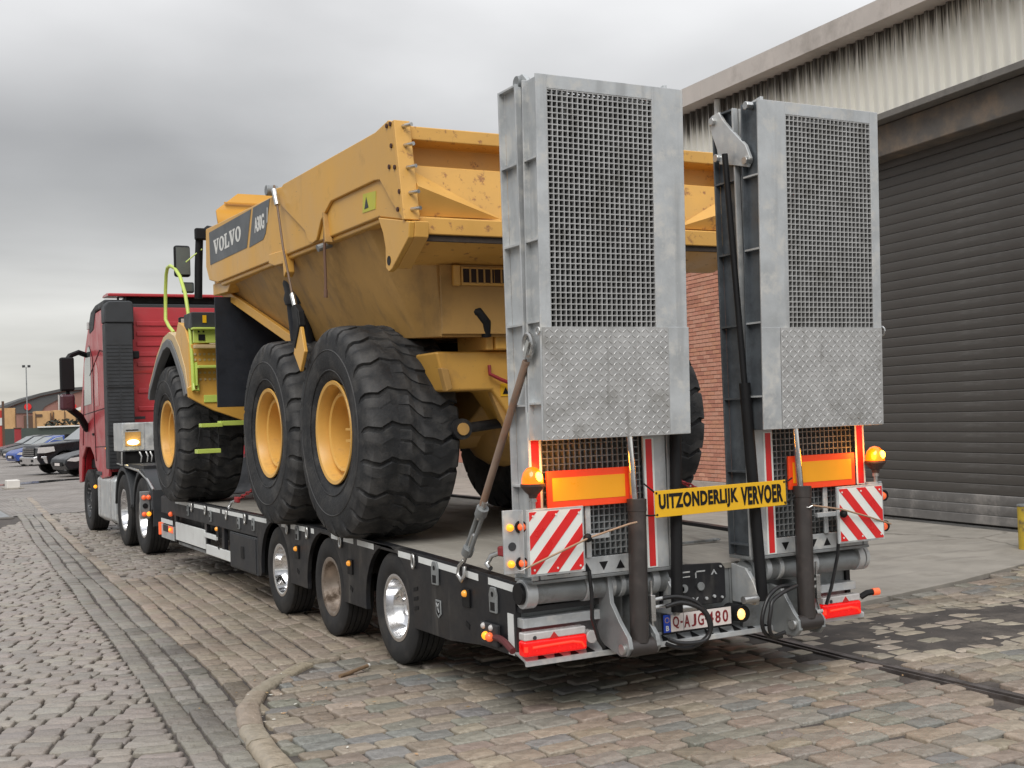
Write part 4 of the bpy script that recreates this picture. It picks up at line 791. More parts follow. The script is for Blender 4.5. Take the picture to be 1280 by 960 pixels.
# ---- hazard boards, beacons, marker lamp brackets
def clip(poly, x0, x1, z0, z1):
    for f, lim, k in ((0, x0, 1), (0, x1, -1), (1, z0, 1), (1, z1, -1)):
        o_ = []
        for i in range(len(poly)):
            a, b = poly[i - 1], poly[i]; ia, ib = (a[f] - lim) * k >= 0, (b[f] - lim) * k >= 0
            if ia != ib: t = (lim - a[f]) / (b[f] - a[f]); o_.append((a[0] + t * (b[0] - a[0]), a[1] + t * (b[1] - a[1])))
            if ib: o_.append(b)
        poly = o_
        if not poly: return poly
    return poly
for s, xa, xb, za, zb in ((-1, -1.322, -.967, .838, 1.194), (1, .937, 1.320, .834, 1.184)):
    hb = part('hazard_board', MB().box(xa - .006, xb + .006, -.165, -.150, za - .006, zb + .006), GALV, tr, .003); part('white_film', MB().box(xa + .006, xb - .006, -.168, -.1655, za + .006, zb - .006), WWHT, hb)
    wdt = (xb - xa) * .39; sl_ = 1.10 if s < 0 else -1.08
    for k in range(-6, 12):
        h = zb - za; x = xa + k * wdt * 1.05 - h / sl_ - .01
        q = clip([(x, za), (x + wdt * .52, za), (x + wdt * .52 + h / sl_, zb), (x + h / sl_, zb)], xa + .008, xb - .008, za + .008, zb - .008)
        if len(q) > 2: part('red_stripe', MB().prism(q, 'y', -.1700, -.1682), WRED, hb)
    for px in (xa + .03, (xa + xb) / 2, xb - .03):
        for pz in (za + .03, zb - .03): part('screw', MB().cyl((px, -.173, pz), (px, -.1695, pz), .006, 8), PALE, hb)
    part('board_arm', MB().box(min(s * .95, s * .78), max(s * .95, s * .78), -.145, -.125, 1.005, 1.035), GALV, tr, .003); part('knob', MB().sphere((s * .955, -.19, 1.02), .026, 10), BLACK, hb, smooth=60)
    xl = -1.39 if s < 0 else 1.365
    lb = part('lamp_bracket', MB().box(xl - .05, xl + .05, -.10, -.085, .85, 1.20).box(xl + (.045 if s < 0 else -.05), xl + (.05 if s < 0 else -.045), -.15, -.085, .85, 1.20) if s < 0 else MB().box(xl - .03, xl + .02, -.10, -.085, .83, 1.20), GALV, tr, .003)
    for z in (1.105, .905):
        if s < 0: part('amber_lens', MB().lathe([(-.032, .001), (-.03, .012), (-.014, .020), (0, .020)], (xl - .012, -.10, z), 'y', 14), LAMPA, lb, smooth=60); part('red_lens', MB().lathe([(-.036, .001), (-.033, .014), (-.014, .022), (0, .022)], (xl + .055, -.11, z), 'y', 14), MARKR, lb, smooth=60)
        else: part('red_lens', MB().lathe([(-.045, .001), (-.04, .018), (-.018, .029), (0, .029)], (xl, -.10, z), 'y', 14), MARKR, lb, smooth=60)
        part('lamp_back', MB().cyl((xl + (.055 if s < 0 else .03), -.11, z), (xl + (.055 if s < 0 else .03), -.03, z), .036, 14), BLACK, lb)
    part('lamp_hole', MB().cyl((xl, -.104, 1.0), (xl, -.099, 1.0), .024, 14), DKG, lb)
    bxp = -1.272 if s < 0 else 1.29; bz = 1.262
    bc = part('beacon', MB().lathe([(0, .006), (0, .022), (.018, .026), (.035, .045), (.065, .068), (.078, .068), (.08, .001)], (bxp, -.145, bz), 'z', 24), mat('beacon base', (.06, .035, .03), .5) if s < 0 else MATS['beacon base'], tr)
    part('dome', MB().lathe([(0, .062), (.03, .060), (.062, .050), (.085, .030), (.094, .001)], (bxp, -.145, bz + .080), 'z', 24), BEACON, bc, smooth=70)
    part('bulb', MB().sphere((bxp + .012, -.195, bz + .118), .022, 12, 1.25), BULB, bc, smooth=70)
    part('stem', MB().cyl((bxp, -.145, bz - .075), (bxp, -.145, bz), .014, 10).cyl((bxp, -.145, bz - .022), (bxp, -.145, bz - .004), .022, 10), STEEL, bc)
    part('stem_arm', MB().bar((bxp, -.145, bz - .065), (bxp - s * .08, -.14, bz - .065), .03, .012), GALV, bc)
    pl = bpy.data.lights.new('beacon_light', 'POINT'); pl.energy = 1.6; pl.color = (1, .36, .03); pl.shadow_soft_size = .06; po = bpy.data.objects.new('beacon_light', pl); col.objects.link(po); po.location = (bxp - s * .075, -.20, bz + .13)

# ================================================================== ARTICULATED DUMP TRUCK
dt = thing('articulated_dump_truck', 'yellow six-wheeled articulated dump truck loaded on the trailer deck', 'dump truck', (0, 5.2, .83))
def big_tyre():
    Np, Rr = 20, .81
    cols = [(-.29, .365, 0), (-.345, .43, 0), (-.372, .53, 0), (-.378, .60, 0), (-.370, .66, .0), (-.366, .70, .55), (-.352, .752, 1), (-.325, .783, 1), (-.27, .797, 1), (-.19, .804, 1), (-.135, .807, .85), (-.125, .807, .85), (-.05, .81, .75), (-.008, .81, .7)]
    full = cols + [(-a, b, c) for a, b, c in reversed(cols)]; m = len(full)
    fr = [0, .03, .15, .185, .44, .46, .52, .54, .76]; V = []
    for p_ in range(Np):
        for k, f in enumerate(fr):
            g = 1 if k in (1, 2) else 0
            for j, (x, r, w_) in enumerate(full):
                off = (.26 * math.sin(x / .36 * 1.7) + .12 * math.sin(x / .36 * 5.0) + .05 * math.sin(x * 40)) * min(1, w_ * 1.4)
                t = 2 * math.pi * (p_ + f + off) / Np
                d = .022 * g * w_
                if j in (10, 11, m - 12, m - 11) and k in (3, 4, 5, 6, 7): d += .020
                if k in (5, 6) and 12 <= j <= m - 13: d += .011
                if j in (13, m - 14): d += .016
                rr = r - d + (.004 * mnoise.noise((x * 14, p_ * 1.7, k * .9)) if w_ > .5 else 0); V.append((x * (1 - .035 * g * w_ * (abs(x) > .3)), rr * math.cos(t), rr * math.sin(t)))
    n = Np * len(fr); F = [(i * m + j, i * m + j + 1, ((i + 1) % n) * m + j + 1, ((i + 1) % n) * m + j) for i in range(n) for j in range(m - 1)]
    mb = MB(); mb.add(V, F)
    for r_ in (.47, .62): mb.lathe([(-.3745, r_ - .006), (-.381, r_), (-.3745, r_ + .006)] if r_ > .5 else [(-.362, r_ - .006), (-.366, r_), (-.362, r_ + .006)], n=60)
    return mesh_from(mb, 'tyre', 30)
BT = big_tyre(); BT.materials.append(BRUB)
def big_rim():
    m = MB(); m.lathe([(.30, .36), (-.30, .36), (-.335, .392), (-.345, .388), (-.340, .362), (-.315, .348), (-.235, .338), (-.225, .318), (-.262, .304), (-.272, .290), (-.262, .272), (-.12, .260), (.02, .250), (.03, .215), (.04, .19), (.06, .17), (.06, .001)], n=56)
    return mesh_from(m, 'rim', 35)
BR = big_rim(); BR.materials.append(YRIM)
bo_ = MB()
for i in range(20): t = 2 * math.pi * i / 20; bo_.cyl((.028, .232 * math.cos(t), .232 * math.sin(t)), (-.010, .232 * math.cos(t), .232 * math.sin(t)), .0125, 6)
BB = mesh_from(bo_, 'wheel_nuts', 30); BB.materials.append(YELD)
hb_ = MB().box(-.235, -.10, -.262, .02, .012, .030).box(-.235, -.10, -.262, .02, -.075, -.055).box(-.245, -.225, -.285, -.235, -.085, .045); HB = mesh_from(hb_, 'valve_guard', 30); HB.materials.append(YRIM)
hv = mesh_from(MB().tube([(-.20, .03, -.255), (-.24, .01, -.262), (-.245, .05, -.265), (-.21, .075, -.262)], .013, 7).box(-.245, -.20, -.015, .01, -.278, -.255), 'valve_stem', 30); hv.materials.append(YELD)
ZW = 1.638
for i, y in enumerate((2.62, 4.28, 8.32)):
    for s in (-1, 1):
        t = inst('wheel', BT, dt, (s * 1.095, y, ZW), (0 if s < 0 else 0, 0, 0 if s < 0 else math.pi)); t.rotation_euler.x = .3 * i
        inst('rim', BR, t, (0, 0, 0)); inst('wheel_nuts', BB, t, (0, 0, 0)); 
        if i == 1: inst('valve_stem', hv, t, (0, 0, 0), (-.3 * i, 0, 0))
        else: inst('valve_guard', HB, t, (0, 0, 0), (-.3 * i, 0, 0))
    part('axle', MB().cyl((-1.0, y, ZW), (1.0, y, ZW), .17, 16).sphere((0, y, ZW), .33, 16), YELD, dt, smooth=50)
# rear frame
part('rear_frame', MB().prism([(1.75, 1.95), (1.75, 2.19), (6.6, 2.2), (6.9, 1.7), (6.2, 1.45), (2.6, 1.50), (2.2, 1.7)], 'x', -.48, .48), YELD, dt, .02)
part('rear_crossmember', MB().prism([(-1.0, 2.185), (-.96, 2.03), (-.92, 1.905), (-.56, 1.905), (-.47, 1.78), (-.40, 1.66), (.40, 1.66), (.47, 1.78), (.56, 1.905), (.92, 1.905), (.96, 2.03), (1.0, 2.185)], 'y', 1.68, 2.05), YEL, dt, .02)
for s in (-1, 1):
    part('corner_bracket', MB().prism([(s * .99, 2.07), (s * .93, 2.06), (s * .90, 1.92), (s * .95, 1.90)], 'y', 1.62, 1.69), YELD, dt, .01)
    part('thrust_rod', MB().cyl((s * .74, 1.86, 1.635), (s * .30, 1.95, 1.672), .038, 14).cyl((s * .76, 1.78, 1.635), (s * .76, 1.96, 1.635), .075, 18), BLACKP, dt); part('rod_bush', MB().cyl((s * .76, 1.765, 1.635), (s * .76, 1.80, 1.635), .045, 14), YELD, dt)
    part('body_hinge', MB().prism([(1.62, 2.19), (2.1, 2.19), (2.1, 2.5), (1.85, 2.52), (1.62, 2.44)], 'x', s * .60 - .03, s * .60 + .03).prism([(1.62, 2.19), (2.1, 2.19), (2.1, 2.5), (1.85, 2.52), (1.62, 2.44)], 'x', s * .40 - .03, s * .40 + .03), YELW, dt, .012); part('hinge_block', MB().prism([(1.60, 2.19), (2.0, 2.19), (2.0, 2.36), (1.9, 2.41), (1.66, 2.40), (1.60, 2.33)], 'x', s * .50 - .065, s * .50 + .065), YEL, dt, .015)
    part('hydraulic_hose', MB().tube([(s * .79, 1.60, 2.46), (s * .72, 1.55, 2.45), (s * .665, 1.55, 2.38), (s * .655, 1.57, 2.28)], .038, 10), BLACK, dt, smooth=60)
    part('lower_plate', MB().prism([(s * .56, 1.9), (s * .44, 1.9), (s * .20, 1.55), (s * .20, 1.3), (s * .34, 1.38)], 'y', 1.72, 1.78), YELD, dt, .01)
    part('fender_bar', MB().tube([(s * .62, 1.58, 2.60), (s * .52, 1.56, 2.68)], .016, 8), BLACK, dt)
wl_ = part('warning_label', MB().box(-.50, -.42, 1.674, 1.678, 1.86, 1.95), SIGNY, dt); part('warning_triangle', MB().prism([(-.485, 1.875), (-.435, 1.875), (-.46, 1.925)], 'y', 1.671, 1.6735), BLACK, wl_)
part('tow_chain', MB().tube([(-.59, 1.665, 2.08), (-.60, 1.64, 2.02), (-.52, 1.63, 1.98), (-.42, 1.62, 1.94)], .014, 7), REDCH, dt)
# dump body
db = part('dump_body', MB().add([(s * a, y, z) for y, z3, zb, xb in ((1.565, 3.10, 2.28, 1.0), (1.95, 3.10, 2.30, 1.0), (4.55, 3.10, 2.44, 1.02), (6.22, 3.16, 3.05, 1.22)) for s, a, z in ((-1, 1.04 if y < 1.6 else 1.375, z3), (-1, xb, zb), (1, xb, zb), (1, 1.04 if y < 1.6 else 1.375, z3))], [(4 * i + a, 4 * i + 4 + a, 4 * i + 4 + (a + 1) % 4, 4 * i + (a + 1) % 4) for i in range(3) for a in range(4)] + [(0, 1, 2, 3), (12, 15, 14, 13)]), YELD, dt, .006)
part('dark_gap_plate', MB().box(-.95, .95, 4.95, 4.99, 1.95, 2.55), BLACK, dt)  # plate added to fill the gap between body and frame with dark
side = [(1.24, 3.655), (1.32, 3.685), (1.55, 3.66), (3.63, 3.69), (3.9, 3.715), (4.0, 3.665), (6.30, 3.735), (6.335, 3.35), (6.22, 3.20), (5.9, 3.14), (1.59, 3.095), (1.13, 3.0)]
upl = [(1.235, 3.66), (1.32, 3.692), (1.55, 3.664), (3.6, 3.694), (3.82, 3.62), (3.62, 3.50), (3.09, 3.23), (3.0, 3.13), (2.92, 3.105), (2.82, 3.115), (2.70, 3.25), (2.47, 3.355), (1.60, 3.345), (1.5, 3.33), (1.3, 3.14), (1.11, 2.995)]
brk = [(1.58, 3.09), (1.13, 3.0), (1.05, 2.98), (1.07, 2.88), (1.36, 2.715), (1.42, 2.70), (1.47, 2.735), (1.465, 2.87), (1.50, 2.97)]
for s in (-1, 1):
    def bxs(m, xa, xb, *r): m.box(min(s * xa, s * xb), max(s * xa, s * xb), *r); return m
    part('side_panel', MB().prism(side, 'x', s * 1.36, s * 1.428), YEL, db, .012)
    part('lower_lip', MB().prism([(1.6, 3.06), (5.85, 3.10), (5.85, 3.145), (1.6, 3.10)], 'x', s * 1.30, s * 1.405), YEL, db, .015)
    part('upper_plate', MB().prism(upl, 'x', s * 1.4285, s * 1.452), YEL, db, .008)
    part('pivot_cap', MB().cyl((s * 1.40, 3.93, 3.70), (s * 1.50, 3.93, 3.70), .045, 14), GALVD, db, .006)
    part('tail_bracket', MB().prism(brk, 'x', s * 1.40, s * 1.44), YEL, db, .008); part('bracket_hole', MB().cyl((s * 1.4405, 1.405, 2.775), (s * 1.4425, 1.405, 2.775), .032, 14), BLACK, db); part('bracket_flange', MB().prism([(1.13, 3.0), (1.05, 2.985), (1.065, 2.885), (1.36, 2.715), (1.385, 2.75), (1.10, 2.91)], 'x', s * 1.30, s * 1.40), YELW, db, .006)
    part('tail_flange', bxs(MB(), 1.34, 1.455, -.02, .02, 0, .67).xf(lambda q: Vector((q.x, q.y + 1.115 + q.z * .175, q.z + 3.0))), YELW, db, .006)
    for y, z in ((1.27, 3.655), (1.33, 3.655), (1.265, 3.51), (1.31, 3.38), (1.22, 3.36), (1.155, 3.19), (1.19, 3.08)): part('bolt', MB().cyl((s * 1.448, y, z), (s * 1.462, y, z), .016, 8), mat('rusty bolt', (.07, .03, .02), .8) if 'rusty bolt' not in MATS else MATS['rusty bolt'], db)
    for z in (3.63, 3.50, 3.35, 3.18, 3.07): y = 1.115 + (z - 3) * .175; sb = part('stud', MB().cyl((s * 1.395, y - .02, z), (s * 1.37, y - .105, z - .004), .013, 10), STEEL, db)
    part('diagonal_brace', MB().bar((s * 1.30, 6.22, 3.10), (s * 1.10, 4.55, 2.47), .05, .09), YEL, db, .008); part('brace_foot', MB().prism([(6.3, 3.17), (5.6, 3.12), (5.75, 3.03), (6.3, 3.05)], 'x', s * 1.25, s * 1.37), YEL, db, .01)
    part('tail_wedge', MB().add([(s * 1.34, 1.115, 3.225), (s * .72, 1.165, 3.045), (s * 1.34, 1.245, 3.36), (s * 1.34, 1.19, 3.045)], [(0, 1, 2), (0, 3, 1), (0, 2, 3), (1, 3, 2)]), YELW, db)
    part('fold_lug', MB().prism([(3.66, 3.16), (4.1, 3.18), (4.12, 3.10), (3.95, 3.06), (3.72, 3.05), (3.70, 2.93), (3.64, 2.97)], 'x', s * 1.36, s * 1.44), YEL, db, .01)
tp = [(1.55, 2.78), (1.17, 2.875), (1.165, 2.915), (1.12, 2.915), (1.12, 3.025), (1.19, 3.04), (1.275, 3.395), (1.40, 3.41), (1.40, 3.545), (1.235, 3.555), (1.235, 3.645), (1.45, 3.65), (1.62, 3.1), (1.62, 2.78)]
part('tail_board', MB().prism(tp, 'x', -1.36, 1.36), YELW, db, .008)
part('tail_lip', MB().box(-1.36, 1.36, 1.14, 1.30, 2.878, 2.916).xf(lambda q: q + Vector((0, 0, .02 * mnoise.noise((q.x * 9, q.y * 5, 1))))), mat('caked dirt', (.055, .042, .034), .95, 0, .3, 20, bump=.5, bscale=30), db)
part('body_underside', MB().box(-1.005, 1.005, 1.535, 1.562, 2.30, 2.779), YELD, db)
lo = part('exhaust_louvre', MB().box(-.86, .86, 1.515, 1.534, 2.635, 2.765), YEL, db, .006); dm = MB(); fn = MB()
for a in (-.845, -.60, -.2, .2, .52): 
    part('louvre_opening', MB().box(a, a + .30 - .06, 1.511, 1.5145, 2.655, 2.75), mat('dark brown opening', (.035, .02, .015), .9) if 'dark brown opening' not in MATS else MATS['dark brown opening'], lo)
    for k in range(4): part('louvre_fin', MB().box(a + .045 + k * .055, a + .058 + k * .055, 1.506, 1.5105, 2.65, 2.755), YELD, lo)
part('louvre_cover', MB().box(-.925, -.87, 1.50, 1.534, 2.63, 2.775), YEL, db, .008)
part('front_wall', MB().prism([(6.20, 3.15), (6.33, 3.73), (6.36, 3.73), (6.26, 3.13)], 'x', -1.36, 1.36), YEL, db)
sg = part('spill_guard', MB().add([(-1.30, 6.28, 3.72), (1.30, 6.28, 3.72), (1.28, 6.45, 3.95), (1.05, 6.45, 4.13), (-1.05, 6.45, 4.13), (-1.28, 6.45, 3.95)], [(0, 1, 2, 3, 4, 5)]), ORY, db); sg.modifiers.new('solid', 'SOLIDIFY').thickness = .03
part('guard_crease', MB().prism([(-1.2, 4.03), (1.2, 4.03), (1.2, 4.045), (-1.2, 4.045)], 'y', 6.40, 6.412), ORY, db)
# decals (left side) with lettering
dcl = part('side_decal', MB().prism([(6.15, 3.675), (4.63, 3.66), (4.80, 3.335), (6.14, 3.345)], 'x', -1.4315, -1.4285), GREYP, db); dcl2 = part('model_decal', MB().prism([(4.56, 3.66), (4.05, 3.655), (4.20, 3.38), (4.28, 3.335), (4.72, 3.325)], 'x', -1.4315, -1.4285), GREYP, db)
def slab_letter(ch, w_, h):
    m = MB(); k = h * .115
    def poly(p): m.prism(p, 'z', 0, .002)
    if ch == 'V':
        poly([(0, h), (0, h - k), (.05 * w_, h - k), (.40 * w_, 0), (.60 * w_, 0), (.95 * w_, h - k), (w_, h - k), (w_, h), (.62 * w_, h), (.62 * w_, h - k), (.74 * w_, h - k), (.53 * w_, .30 * h), (.34 * w_, h - k), (.46 * w_, h - k), (.46 * w_, h)])
    if ch == 'L':
        poly([(0, h), (.55 * w_, h), (.55 * w_, h - k), (.42 * w_, h - k), (.42 * w_, k * 1.2), (.80 * w_, k * 1.2), (.86 * w_, .36 * h), (w_, .36 * h), (w_, 0), (0, 0), (0, k), (.12 * w_, k), (.12 * w_, h - k), (0, h - k)])
    if ch == 'O':
        n = 24; V = []
        for i in range(n):
            t = 2 * math.pi * i / n
            V += [(w_ / 2 + w_ / 2 * math.cos(t), h / 2 + h / 2 * math.sin(t), z) for z in (0, .002)] + [(w_ / 2 + w_ * .22 * math.cos(t), h / 2 + h * .37 * math.sin(t), z) for z in (0, .002)]
        m.add(V, [q for i in range(n) for j in [(i + 1) % n] for q in ((4 * i + 1, 4 * j + 1, 4 * j + 3, 4 * i + 3), (4 * i, 4 * i + 2, 4 * j + 2, 4 * j), (4 * i, 4 * j, 4 * j + 1, 4 * i + 1), (4 * i + 2, 4 * i + 3, 4 * j + 3, 4 * j + 2))])
    return m
y0 = 5.98
for ch, w_ in (('V', .20), ('O', .19), ('L', .17), ('V', .20), ('O', .19)):
    part('lettering', place(slab_letter(ch, w_, .145), (-1.4317, y0, 3.425 + (5.98 - y0) * .004), (0, -1, 0), (0, 0, 1)), PALE, dcl, smooth=0); y0 -= w_ + .012
part('lettering', place(text_mb('A30G', .30, .135, .03, .002), (-1.4317, 4.53, 3.425), (0, -1, 0), (0, 0, 1)), PALE, dcl2, smooth=0); part('decal_bar', MB().prism([(4.15, 3.46), (4.135, 3.46), (4.12, 3.59), (4.135, 3.59)], 'x', -1.4335, -1.4318), PALE, dcl2)
wl2 = part('warning_label', MB().prism([(1.86, 3.30), (1.62, 3.28), (1.64, 3.16), (1.88, 3.17)], 'x', -1.4315, -1.4285), mat('faded yellow label', (.52, .50, .06), .5, 0, .1, 10), db); part('warning_triangle', MB().prism([(1.84, 3.19), (1.76, 3.19), (1.80, 3.27)], 'x', -1.4330, -1.4316), DKG, wl2)
part('prop_pin', MB().cyl((-1.47, 2.74, 3.04), (-1.36, 2.74, 3.08), .028, 10), GALVD, db); part('prop_cable', MB().tube([(-1.44, 2.64, 3.25), (-1.445, 2.655, 3.0), (-1.44, 2.665, 2.80), (-1.44, 2.67, 2.72)], .011, 7).cyl((-1.44, 2.67, 2.72), (-1.44, 2.675, 2.66), .016, 8), mat('rust brown cable', (.16, .09, .06), .7), db)
part('prop_arm', MB().bar((-1.43, 2.63, 3.30), (-1.44, 2.57, 3.06), .03, .06, (1, 0, 0)), YELD, db, .006)
# hoist cylinder with torn black sleeve, and its side link
part('hoist_cylinder', MB().cyl((-1.20, 4.15, 3.12), (-1.12, 4.20, 2.35), .105, 16), NAVY, dt); part('sleeve', MB().lathe([(-.05, .11), (0, .125), (.06, .112), (.14, .128), (.20, .115), (.34, .12)], (-1.18, 4.14, 2.80), 'z', 14), BLACKD, dt, smooth=60)
# front unit
fl = part('mud_flap', MB().box(-1.45, -.30, 5.93, 5.96, 1.90, 3.0), NAVY, dt, .004); part('mud_flap', MB().box(.30, .85, 5.93, 5.96, 1.90, 3.0), NAVY, dt, .004)
part('front_frame', MB().box(-.45, .45, 6.4, 9.6, 1.5, 2.1), DKG, dt, .02)
part('hood', MB().prism([(7.6, 2.3), (7.6, 3.05), (8.3, 3.12), (9.3, 2.95), (9.9, 2.6), (9.95, 1.7), (9.3, 1.7)], 'x', -.75, .75), CREAM, dt, .06, seg=3)
cb = part('cab', MB().prism([(6.35, 2.2), (6.4, 3.52), (6.6, 3.62), (7.5, 3.60), (7.75, 3.0), (7.8, 2.2)], 'x', -.85, .85), BLACKP, dt, .05, seg=3)
[part('side_glass', MB().prism([(6.5, 2.65), (6.52, 3.45), (7.40, 3.44), (7.62, 2.95), (7.65, 2.65)], 'x', q * .851, q * .862), GLASSL, cb) for q in (-1, 1)]; part('rear_glass', MB().box(-.7, .7, 6.335, 6.372, 2.75, 3.4), GLASSL, cb)
for s in (-1, 1):
    pts = [(9.10, 2.08), (9.03, 2.19), (8.55, 2.52), (8.19, 2.69), (7.95, 2.725), (7.76, 2.69), (7.54, 2.55), (7.23, 2.29), (7.07, 2.07)]
    inn = [(9.02, 2.05), (8.95, 2.15), (8.5, 2.45), (8.17, 2.60), (7.95, 2.63), (7.80, 2.60), (7.62, 2.48), (7.33, 2.24), (7.18, 2.04)]
    part('fender_lip', MB().prism(pts + inn[::-1], 'x', s * 1.50, s * 1.40), MIDG, dt, .01)
    out_ = [(9.14, 2.10), (9.06, 2.24), (8.57, 2.58), (8.2, 2.76), (7.9, 2.80), (7.62, 2.74), (7.40, 2.60), (7.15, 2.35), (7.04, 2.08)]
    part('fender', MB().prism(out_ + [(q[0] , q[1] - .002) for q in pts[::-1]], 'x', s * 1.485, s * .72), CREAM if s < 0 else YEL, dt, .008)
    part('wheel_arch_liner', MB().prism([(q[0], q[1]) for q in pts] + inn[::-1], 'x', s * 1.395, s * .72), BLACK, dt)
    part('fender_panel', MB().prism([(7.60, 2.74), (7.62, 2.62), (7.30, 2.34), (7.10, 2.08), (6.98, 2.08), (6.98, 2.62), (7.15, 2.80), (7.45, 2.88)], 'x', s * 1.478, s * 1.25), YEL, dt, .015)
    lad = part('ladder_panel', MB().prism([(s * 1.46, 2.16), (s * 1.46, 2.60), (s * .8, 2.60), (s * .8, 1.72), (s * 1.24, 1.885), (s * 1.50, 2.03), (s * 1.51, 2.13)], 'y', 6.95, 7.0), YEL, dt, .008)
    bxx = lambda m, xa, xb, *r: m.box(min(s * xa, s * xb), max(s * xa, s * xb), *r)
    part('dark_box', bxx(MB(), .8, 1.47, 6.86, 7.2, 2.765, 2.935), DKG, lad, .012); part('lime_panel', bxx(MB(), .8, 1.45, 6.86, 6.9, 2.605, 2.745), LIME, lad, .006); part('top_rung', bxx(MB(), .8, 1.47, 6.80, 6.90, 2.745, 2.768), LIME, lad, .006)
    part('foothold', bxx(MB(), 1.33, 1.40, 6.852, 6.8595, 2.63, 2.695).cyl((s * 1.395, 6.852, 2.725), (s * 1.395, 6.8595, 2.725), .010, 8).cyl((s * 1.345, 6.852, 2.725), (s * 1.345, 6.8595, 2.725), .010, 8), BLACK, lad)
    part('cream_step', bxx(MB(), .8, 1.45, 6.82, 6.90, 2.545, 2.585), CREAM, lad, .008); part('lime_step', bxx(bxx(MB(), .8, 1.42, 6.82, 6.95, 2.335, 2.365), 1.41, 1.43, 6.88, 6.95, 2.15, 2.40), LIME, lad, .006)
    hol = MB()
    for r_ in range(4):
        for k in range(5): hol.cyl((s * (1.42 - k * .05), 6.941, (2.49, 2.43, 2.29, 2.22)[r_]), (s * (1.42 - k * .05), 6.9495, (2.49, 2.43, 2.29, 2.22)[r_]), .014, 8)
    part('grip_studs', hol, CREAM, lad)['kind'] = 'stuff'; lt = part('tie_bracket', bxx(MB(), .9, 1.34, 6.935, 6.9485, 1.97, 2.05), LIME, lad, .006)
    part('yellow_label', bxx(MB(), 1.31, 1.35, 6.852, 6.8595, 2.82, 2.90), SIGNY, lad)
    part('handrail', MB().tube([(s * 1.45, 6.93, 2.10), (s * 1.45, 6.95, 2.45), (s * 1.45, 7.03, 2.87), (s * 1.45, 7.18, 3.16), (s * 1.45, 7.41, 3.38), (s * 1.45, 7.65, 3.50), (s * 1.45, 7.87, 3.555), (s * 1.45, 8.02, 3.55), (s * 1.45, 8.10, 3.48), (s * 1.45, 8.16, 3.30), (s * 1.45, 8.20, 2.97), (s * 1.44, 8.08, 2.88), (s * 1.42, 7.93, 2.80)], .020, 10), LIME, dt, smooth=60)
    part('rail_foot', MB().tube([(s * 1.45, 6.93, 2.18), (s * 1.45, 6.90, 2.11), (s * 1.40, 6.92, 2.10), (s * 1.40, 6.93, 2.17)], .014, 8), LIME, dt)
    st_ = part('swing_step', bxx(bxx(MB(), 1.02, 1.27, 6.55, 6.68, 1.715, 1.765), 1.25, 1.475, 6.53, 6.64, 1.705, 1.745), LIME, dt, .005); part('lower_tread', bxx(MB(), 1.285, 1.53, 6.50, 6.62, 1.435, 1.48), LIME, st_, .005); part('cable', MB().tube([(s * 1.475, 6.58, 1.71), (s * 1.515, 6.56, 1.47)], .006, 6).tube([(s * 1.28, 6.6, 1.71), (s * 1.295, 6.56, 1.47)], .006, 6), BLACK, st_)
    mr = part('mirror', bxx(MB(), 1.28, 1.46, 7.60, 7.68, 3.40, 3.755), BLACK, dt, .03, seg=3); part('mirror_glass', bxx(MB(), 1.295, 1.445, 7.590, 7.598, 3.425, 3.73), GLASSL, mr); part('small_mirror', bxx(MB(), 1.25, 1.38, 7.60, 7.66, 3.22, 3.34), BLACK, mr, .015); part('small_glass', bxx(MB(), 1.262, 1.37, 7.592, 7.598, 3.235, 3.325), GLASSL, mr)
    part('mirror_post', MB().tube([(s * 1.22, 7.55, 3.15), (s * 1.215, 7.52, 3.5), (s * 1.20, 7.50, 3.85), (s * 1.12, 7.45, 3.92), (s * .9, 7.3, 3.86)], .045, 8), BLACK, dt, smooth=60); part('mirror_clamp', MB().box(min(s * 1.26, s * 1.0), max(s * 1.26, s * 1.0), 7.42, 7.5, 3.80, 3.93), BLACK, dt, .015)
    wk = part('work_lamp', bxx(MB(), 1.36, 1.47, 7.40, 7.48, 2.80, 2.93), BLACK, dt, .015); part('lens', bxx(MB(), 1.375, 1.455, 7.392, 7.399, 2.82, 2.91), LENSC, wk)
part('side_wire', MB().tube([(-1.36, 7.5, 3.55), (-1.28, 7.5, 3.62), (-1.18, 7.47, 3.70)], .008, 6), LIME, dt)

# body lock cable with hanging yellow tongue (left)
lc_ = thing('lashing_cable', 'steel cable with black clamp running down the dump body to a yellow tongue', 'cable', (-1.5, 3.4, 2.13))
part('upper_fitting', MB().cyl((-1.50, 3.70, 3.66), (-1.50, 3.62, 3.52), .022, 10), STEEL, lc_); part('wire', MB().tube([(-1.49, 3.72, 3.70), (-1.50, 3.62, 3.52), (-1.50, 3.50, 3.15), (-1.50, 3.30, 2.75), (-1.50, 3.22, 2.62)], .010, 8), mat('brown wire rope', (.17, .115, .08), .6, .3), lc_)
part('lower_fitting', MB().cyl((-1.50, 3.30, 2.75), (-1.50, 3.24, 2.65), .02, 10), STEEL, lc_); part('clamp', MB().prism([(3.26, 2.64), (3.19, 2.66), (3.09, 2.60), (3.06, 2.48), (3.12, 2.40), (3.20, 2.30), (3.25, 2.42), (3.22, 2.52)], 'x', -1.53, -1.47), BLACK, lc_, .012)
part('tongue', MB().prism([(3.16, 2.47), (3.06, 2.47), (2.98, 2.27), (3.10, 2.12), (3.25, 2.27)], 'x', -1.52, -1.49), YEL, lc_, .006)

